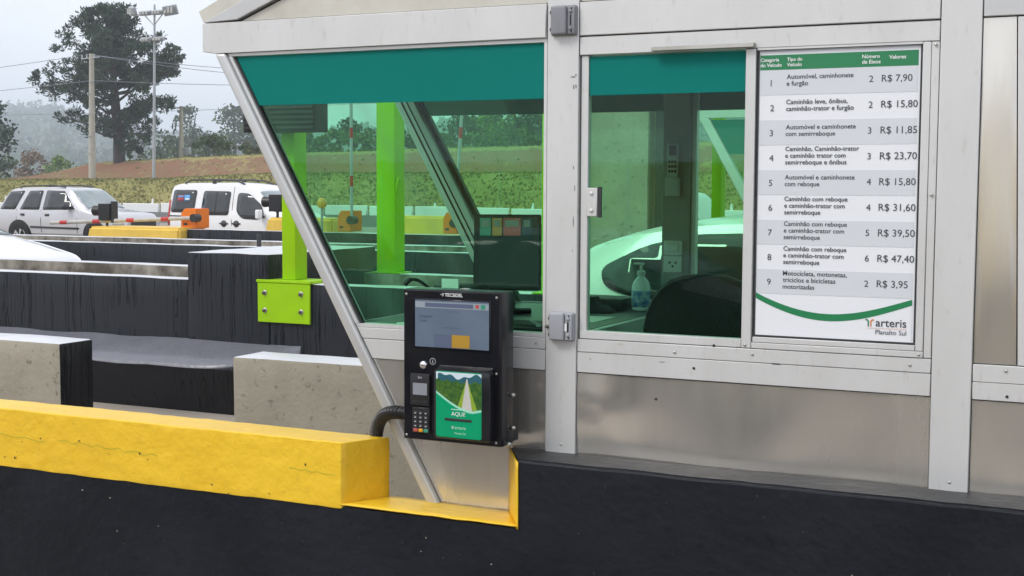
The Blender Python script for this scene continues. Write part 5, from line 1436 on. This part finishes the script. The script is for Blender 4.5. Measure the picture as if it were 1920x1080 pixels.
# ---- white car standing in the lane just behind the booth
def hatch(label):
    c = Car(4.3, [(0, 1.30), (0.03, 1.40), (0.12, 1.475), (0.45, 1.58), (0.80, 1.635), (1.5, 1.65), (2.3, 1.60), (3.1, 1.18), (3.3, 1.10), (4.1, 0.95), (4.25, 0.8), (4.3, 0.65)], 0.88, 0.70, 1.10, 1.65, 0.34)
    t = thing('car', label, 'car', (0, 0, 0), local=True)
    c.body('car_white', t)
    c.side('window', smooth_poly([(0.28, 1.40), (0.50, 1.51), (0.75, 1.57), (1.05, 1.58), (1.05, 1.24), (0.45, 1.27), (0.31, 1.31)], 0.06, 4), 'carglass', t)
    c.side('window', smooth_poly([(1.12, 1.24), (1.12, 1.58), (1.75, 1.58), (1.75, 1.22)]), 'carglass', t)
    c.side('window', smooth_poly([(1.85, 1.22), (1.85, 1.57), (2.25, 1.54), (2.85, 1.17)]), 'carglass', t)
    c.toppatch('windscreen', 2.40, 3.08, 'wscreen', t, 0.02, 0.02)
    c.side('tail_lamp', smooth_poly([(0.20, 1.09), (0.20, 1.225), (0.46, 1.225), (0.46, 1.09)], 0.03), 'lamp_clear', t, 0.008, nsub=3)
    c.side('lamp_rim', smooth_poly([(0.185, 1.075), (0.185, 1.24), (0.475, 1.24), (0.475, 1.075)], 0.03), 'trim', t, 0.002, nsub=3)
    c.side('door_seam', [(1.79, 0.4), (1.79, 1.12), (1.80, 1.12), (1.80, 0.4)], 'trim', t, 0.002, nsub=2)
    for x in (0.80, 3.45): c.arch(x, 0.33, 0.39, t); c.wheel(x, 0.32, t)
    return t
hc = hatch('white car with a rounded rear window seen behind the sanitiser bottle')
hc.location = (-2.72, 3.05, 0)

# ================================================================== ROADSIDE, POLES, TREES
rf = thing('roadside_barrier', 'low white roadside barrier with stakes at the foot of the bank', 'barrier', (-50, 60, 0))
for k in range(26):
    x0 = -86 + k * 3.0
    y_ = 62 + 0.06 * (x0 + 86) * 0.3
    h_ = 0.50 + 0.10 * random.random()
    box('panel', x0, x0 + 2.85, y_, y_ + 0.18, 0, h_, 'white_ink', rf, 0.03)
    if random.random() < 0.8:
        xx = x0 + random.uniform(0.3, 2.4)
        tube('stake', [(xx, y_ + 0.3, 0), (xx + random.uniform(-.1, .1), y_ + 0.3, 0.78 + 0.3 * random.random())], [0.12, 0.05], 'white_ink', rf, 6)

def zig(p, q, n=3, s=0.2):
    return [Vector(p).lerp(Vector(q), k / n) + Vector((random.uniform(-s, s), random.uniform(-s, s), random.uniform(-s, s))) * (0 < k < n) for k in range(n + 1)]
def crown_mesh(C, S, n_per, leaf, mname, squash=0.75, elong=1.0, up=None):
    P, d = scatter_tris(np.array(C), np.array(S), n_per, squash)
    V, Fq = quads(P, leaf, elong, axis=(d * 0.8 + np.array([0, 0, 0.4])) if up else None)
    return np_mesh(V, Fq, mname)
# the tall pine
def pine():
    bx_, by_, bz_ = -82.0, 88.0, 3.6
    t = thing('pine_tree', 'tall dark pine with a broad ragged crown behind the concrete pole', 'tree', (bx_, by_, bz_))
    H = 13.9
    tr = [Vector((bx_ + 0.05, by_, bz_ - 0.3)), Vector((bx_, by_, bz_ + 2)), Vector((bx_ - 0.25, by_, bz_ + 4.5)), Vector((bx_ - 0.4, by_, bz_ + 7)), Vector((bx_ - 0.9, by_, bz_ + 10)), Vector((bx_ - 1.2, by_, bz_ + 12.6))]
    tube('trunk', tr, [0.56, 0.47, 0.42, 0.3, 0.18, 0.07], 'bark', t, 10)
    def at(z):
        f = np.interp(z, [p.z for p in tr], range(6)); i = int(min(4, f)); return tr[i].lerp(tr[i + 1], f - i)
    # crown outline (height above base -> left reach, right reach), read as metres from the trunk
    prof = [(1.2, 1.0, 4.4), (2.4, 3.8, 4.6), (3.6, 6.0, 3.2), (4.6, 7.4, 4.0), (5.6, 7.8, 5.8), (6.6, 7.2, 6.2), (7.8, 6.4, 6.0), (9.0, 6.2, 6.4), (10.2, 5.8, 5.0), (11.2, 4.9, 3.8), (12.2, 3.6, 2.8), (13.2, 2.0, 1.4), (13.8, 0.9, 0.6)]
    zz = [p[0] for p in prof]; lf = [p[1] for p in prof]; rg = [p[2] for p in prof]
    C, S = [], []
    rnd = random.Random(5)
    for k in range(74):
        h = rnd.uniform(1.3, 13.2) if k > 8 else rnd.uniform(1.2, 4.5)
        a = rnd.uniform(0, 2 * pi)
        reach = (np.interp(h, zz, rg) if cos(a) > 0 else np.interp(h, zz, lf)) 
        rx = reach * abs(cos(a)) * rnd.uniform(0.72, 1.0); ry = reach * 0.75 * abs(sin(a))
        p0 = at(bz_ + max(0.9, h * 0.86 - 0.6))
        tip = Vector((bx_ - 0.3 + math.copysign(rx, cos(a)), by_ + math.copysign(ry, sin(a)), bz_ + h + 0.1))
        if h < 3.4 and k % 3: continue
        br = zig(p0, tip, 5, 0.22)
        tube('branch', br, [0.15, 0.12, 0.095, 0.07, 0.05, 0.03], 'bark', t, 5)
        L = (tip - p0).length
        for m_ in range(int(3 + L * 2.0)):
            f = rnd.uniform(0.28, 1.02)
            q = p0.lerp(tip, f) + Vector((rnd.uniform(-.6, .6), rnd.uniform(-.6, .6), rnd.uniform(-.6, .9)))
            if q.z < bz_ + 6.8 and -1.6 < q.x - bx_ < 2.4 and rnd.random() < 0.6: continue
            C.append(tuple(q)); S.append(rnd.uniform(0.36, 0.70))
    for k in range(60):
        h = rnd.uniform(8.5, 13.9); a = rnd.uniform(0, 2 * pi)
        reach = (np.interp(h, zz, rg) if cos(a) > 0 else np.interp(h, zz, lf)) * rnd.random() ** 0.6
        C.append((bx_ - 0.9 + reach * cos(a), by_ + reach * sin(a) * 0.8, bz_ + h - 0.2)); S.append(rnd.uniform(0.4, 0.75))
    me = crown_mesh(C, S, 64, 0.15, 'pine', 0.75, 1.9, up=True)
    link('crown', me, None, t)
pine()
def tree(name, label, x, y, z, h, rx, mname, n=26, n_per=60, leaf=0.4, lo=0.35, seed=1, trunk_r=None, dense=1.0, squash=0.8, forks=5):
    rnd = random.Random(seed)
    t = thing(name, label, 'tree' if 'tree' in name else 'bush', (x, y, z))
    tr_ = trunk_r or h * 0.03
    if lo > 0.05:
        tube('trunk', [(x, y, z - 0.3), (x + rnd.uniform(-.1, .1) * h * .3, y, z + h * lo), (x + rnd.uniform(-.1, .1) * h, y, z + h * 0.85)], [tr_, tr_ * 0.75, tr_ * 0.2], 'bark', t, 7)
    C, S = [], []
    for k in range(n):
        hh = lo + (1 - lo) * rnd.random() ** 0.9
        f = (hh - lo) / (1 - lo)
        rr = rx * math.sin(pi * min(1, 0.18 + 0.80 * f)) ** 0.7 * rnd.random() ** 0.5
        a = rnd.uniform(0, 2 * pi)
        c = (x + rr * cos(a), y + rr * sin(a), z + h * (hh * 0.93))
        C.append(c); S.append(rnd.uniform(0.16, 0.30) * min(h, rx * 2))
        if k < forks and lo > 0.05: tube('branch', zig((x, y, z + h * lo * rnd.uniform(.8, 1.3)), c, 3, 0.03 * h), [tr_ * .5, tr_ * .35, tr_ * .25, tr_ * .1], 'bark', t, 5)
    link('crown', crown_mesh(C, S, n_per, leaf, mname, squash), None, t)
    return t
tree('pine_tree', 'dark pine half out of the picture at the left edge', -95.3, 86, 1.9, 7.6, 2.3, 'pine', 34, 60, 0.32, 0.12, 3)
tree('bush', 'pinkish blossoming bush left of the bank', -116.0, 112, 1.0, 4.4, 2.4, 'leaf_pink', 18, 60, 0.32, 0.02, 4)
tree('bush', 'grey green bush at the left edge below the pine', -120.5, 112, 1.0, 3.6, 3.0, 'leaf_mid', 18, 60, 0.34, 0.02, 14)
tree('bush', 'fresh yellow green bush beside the pinkish one', -112.4, 112, 1.2, 3.7, 1.9, 'leaf_bright', 14, 60, 0.3, 0.02, 5)
tree('bush', 'low dark shrub under the pine on the bank', -84.6, 93, 3.7, 1.5, 1.6, 'leaf_dark', 12, 50, 0.25, 0.02, 15)
tree('small_tree', 'small umbrella shaped green tree on top of the bank', -77.9, 96, 4.0, 2.2, 1.75, 'leaf_mid', 20, 60, 0.22, 0.42, 6, trunk_r=0.06, squash=0.6)
tree('bush', 'bright olive bush on the bank beside the slanted post', -72.3, 96, 4.2, 1.7, 2.0, 'leaf_olive', 20, 60, 0.22, 0.05, 7)
tree('bush', 'low leafy bush next to the small umbrella tree', -74.8, 96.6, 4.1, 1.25, 1.0, 'leaf_mid', 12, 50, 0.2, 0.04, 17)
tree('eucalyptus_tree', 'hazy tall eucalyptus just right of the transformer pole', -180.5, 220, 5, 13.2, 3.6, 'leaf_dark', 24, 40, 0.6, 0.35, 8)
tree('eucalyptus_tree', 'hazy eucalyptus with a wide airy crown left of the slanted post', -169.5, 220, 5, 12.7, 6.2, 'leaf_dark', 42, 40, 0.6, 0.35, 9, squash=0.5)
tree('eucalyptus_tree', 'hazy eucalyptus partly behind the slanted post', -160.5, 222, 5, 10.6, 5.0, 'leaf_dark', 26, 40, 0.6, 0.35, 19, squash=0.5)
tree('broad_tree', 'rounded dark tree in haze left of the transformer pole', -128.5, 150, 2, 6.6, 4.3, 'leaf_dark', 26, 50, 0.45, 0.3, 10)
tree('broad_tree', 'dark tree in haze right of the transformer pole', -122.0, 152, 2, 6.0, 3.4, 'leaf_dark', 20, 50, 0.45, 0.3, 20)
tree('small_tree', 'thin tree standing above the hedge behind the upright boom', -72.0, 110, 4.4, 3.9, 1.7, 'leaf_dark', 18, 46, 0.28, 0.5, 11)
for k, (lab, x, hh, rr) in enumerate((('green hedge bush behind the glass beside the first lime column', -74.2, 2.1, 2.0), ('dark hedge bush left of the upright boom', -71.0, 2.4, 2.2), ('dense hedge bush right of the upright boom', -67.2, 2.5, 2.3), ('hedge bush behind the second lime column', -63.4, 2.6, 2.3))):
    tree('bush', lab, x, 105, 4.5, hh, rr, 'leaf_mid', 22, 60, 0.28, 0.04, 30 + k)
for k, (lab, x, y, hh, rr, mn, lo) in enumerate((('low bush at the left end of the wood behind the far window', -59.3, 105, 1.9, 1.5, 'leaf_mid', .04), ('slender tree at the left end of the wood behind the far window', -60.6, 112, 4.2, 1.6, 'leaf_dark', .35),
        ('leafy tree in the wood beside the leaning boom', -58.2, 112, 4.9, 1.9, 'leaf_mid', .25), ('bright tree in the middle of the wood behind the far window', -56.0, 110, 5.0, 1.8, 'leaf_bright', .25),
        ('dark tree right of the bright one in the wood', -53.8, 111, 5.3, 2.0, 'leaf_dark', .2), ('dark tree at the right end of the wood, near the booth post', -51.3, 109, 5.2, 2.0, 'leaf_dark', .15), ('undergrowth bush below the wood trees', -55.3, 104, 1.9, 2.6, 'leaf_mid', .04), ('undergrowth bush at the right foot of the wood', -50.6, 103.5, 2.2, 2.4, 'leaf_mid', .04))):
    tree('wood_tree' if lo > .1 else 'bush', lab, x, y, 4.4, hh, rr, mn, 24, 50, 0.3, lo, 50 + k)

# ---- poles and wires
up_ = thing('utility_pole', 'pale concrete utility pole in front of the pine', 'pole', (-77.6, 80, 2.0))
tube('shaft', [(-77.68, 80, 1.9), (-77.5, 80, 12.15)], [0.30, 0.19], 'pole_conc', up_, 10)
tube('crossarm', [(-78.5, 79.9, 11.75), (-76.6, 79.9, 11.85)], 0.05, 'galv', up_)
for x in (-78.4, -77.9, -77.1): tube('insulator', [(x, 79.9, 11.8), (x, 79.9, 12.1)], [0.07, 0.04], 'galv', up_)
tube('bracket', [(-77.55, 79.8, 9.9), (-77.2, 79.8, 10.0)], 0.05, 'galv', up_)
for z in (4.2, 5.6, 7.4, 9.0): tube('step_bolt', [(-77.75, 79.7, z), (-77.35, 79.7, z)], 0.03, 'galv', up_)
p2 = thing('utility_pole', 'distant concrete pole with a transformer on the bank', 'pole', (-78.4, 92, 4))
tube('shaft', [(-78.44, 92, 3.7), (-78.36, 92, 8.65)], [0.24, 0.15], 'pole_conc', p2, 8)
tube('crossarm', [(-79.0, 92, 8.5), (-77.9, 92, 8.55)], 0.06, 'galv', p2)
box('transformer', -77.95, -77.45, 91.8, 92.2, 4.35, 5.0, 'galv', p2, 0.06, 2)
tube('transformer_arm', [(-78.4, 91.9, 4.9), (-77.7, 91.9, 4.95)], 0.05, 'galv', p2)
for x, z in ((-79.4, 6.9), (-79.25, 6.4), (-79.05, 6.75)): tube('fuse', [(x, 92, z - 0.25), (x + 0.06, 92, z + 0.25)], 0.06, 'trim', p2)
tube('fuse_arm', [(-79.6, 92, 6.85), (-78.4, 92, 6.95)], 0.03, 'galv', p2)
tube('fuse_arm', [(-78.4, 92, 7.0), (-77.7, 92, 7.1)], 0.04, 'trim', p2)
lp = thing('floodlight_mast', 'tall grey floodlight mast right of the pine', 'mast', (-71.3, 80, 0))
tube('shaft', [(-71.42, 80, 0), (-71.2, 80, 8), (-71.02, 80, 15.7)], [0.15, 0.115, 0.075], 'galv', lp, 10)
tube('crossarm', [(-72.6, 80, 15.0), (-69.6, 80, 15.1)], 0.06, 'galv', lp)
tube('crossarm', [(-72.0, 80, 12.95), (-70.2, 80, 13.0)], 0.05, 'galv', lp)
tube('brace', [(-72.1, 80, 15.0), (-71.1, 80, 14.1)], 0.04, 'galv', lp)
tube('brace', [(-70.1, 80, 15.05), (-71.1, 80, 14.1)], 0.04, 'galv', lp)
tube('brace', [(-70.6, 80, 13.0), (-71.1, 80, 12.4)], 0.04, 'galv', lp)
def flood(x, z, tilt, w=0.95, h=0.48):
    bm = bmesh.new(); bm_box(bm, -w / 2, w / 2, -0.15, 0.15, -h / 2, h / 2, 0.03, 2)
    bmesh.ops.rotate(bm, verts=bm.verts, cent=(0, 0, 0), matrix=Matrix.Rotation(R(25), 3, 'X') @ Matrix.Rotation(R(tilt), 3, 'Z') )
    bmesh.ops.translate(bm, verts=bm.verts, vec=(x, 79.8, z))
    o = link('floodlight', bm_mesh(bm), 'galv', lp, smooth=40)
    for k in (-1, 0, 1):
        box('lens_bar', x + k * w * 0.28 - 0.09, x + k * w * 0.28 + 0.09, 79.5, 79.56, z - h * 0.3 - 0.02, z + h * 0.3 - 0.02, 'boom_white', o)
flood(-73.0, 15.25, -30, 0.9, 0.7); flood(-71.75, 15.05, 0, 1.1, 0.34); flood(-70.55, 15.05, 0, 1.0, 0.34); flood(-69.3, 15.15, 20, 1.1, 0.75)
flood(-71.75, 13.0, 0, 0.95, 0.3); flood(-70.5, 13.0, 0, 1.0, 0.3)
def wire(label, p, q, sag, r=0.022):
    p, q = Vector(p), Vector(q)
    pts = [p.lerp(q, k / 24) - Vector((0, 0, sag * 4 * (k / 24) * (1 - k / 24))) for k in range(25)]
    tag(tube('overhead_wire', pts, r, 'wire', None, 4, base=p), label, 'wire', 'overhead wires')
wire('upper overhead wire running left from the concrete pole', (-78.4, 79.9, 12.05), (-140, 84, 10.6), 0.7)
wire('lower overhead wire running left from the concrete pole', (-77.3, 79.8, 10.0), (-140, 84, 9.2), 0.6)
wire('top overhead wire running right from the concrete pole', (-77.9, 79.9, 12.1), (-30, 100, 12.4), 1.7)
wire('second overhead wire running right from the concrete pole', (-77.1, 79.9, 12.0), (-30, 98, 12.0), 2.1)
wire('lowest overhead wire running right from the concrete pole', (-77.2, 79.8, 10.0), (-30, 96, 11.0), 0.9)
wire('overhead wire on the distant transformer pole', (-120, 92, 8.5), (-30, 94, 9.4), 0.6, 0.018)

# ================================================================== AIR
bm = bmesh.new()
bm_box(bm, -2300, 900, -450, 2100, -1.5, 130)
hz = link('haze', bm_mesh(bm), None)
hm = bpy.data.materials.new('damp air'); hm.use_nodes = True
t_ = hm.node_tree
t_.nodes.remove(t_.nodes['Principled BSDF'])
vol = t_.nodes.new('ShaderNodeVolumePrincipled')
vol.inputs['Color'].default_value = (0.84, 0.92, 1.0, 1)
vol.inputs['Density'].default_value = 0.00072
vol.inputs['Anisotropy'].default_value = 0.0
t_.links.new(vol.outputs[0], t_.nodes['Material Output'].inputs['Volume'])
hz.data.materials.append(hm)
stuff(tag(hz, 'thin damp haze hanging over the whole scene', 'haze'))
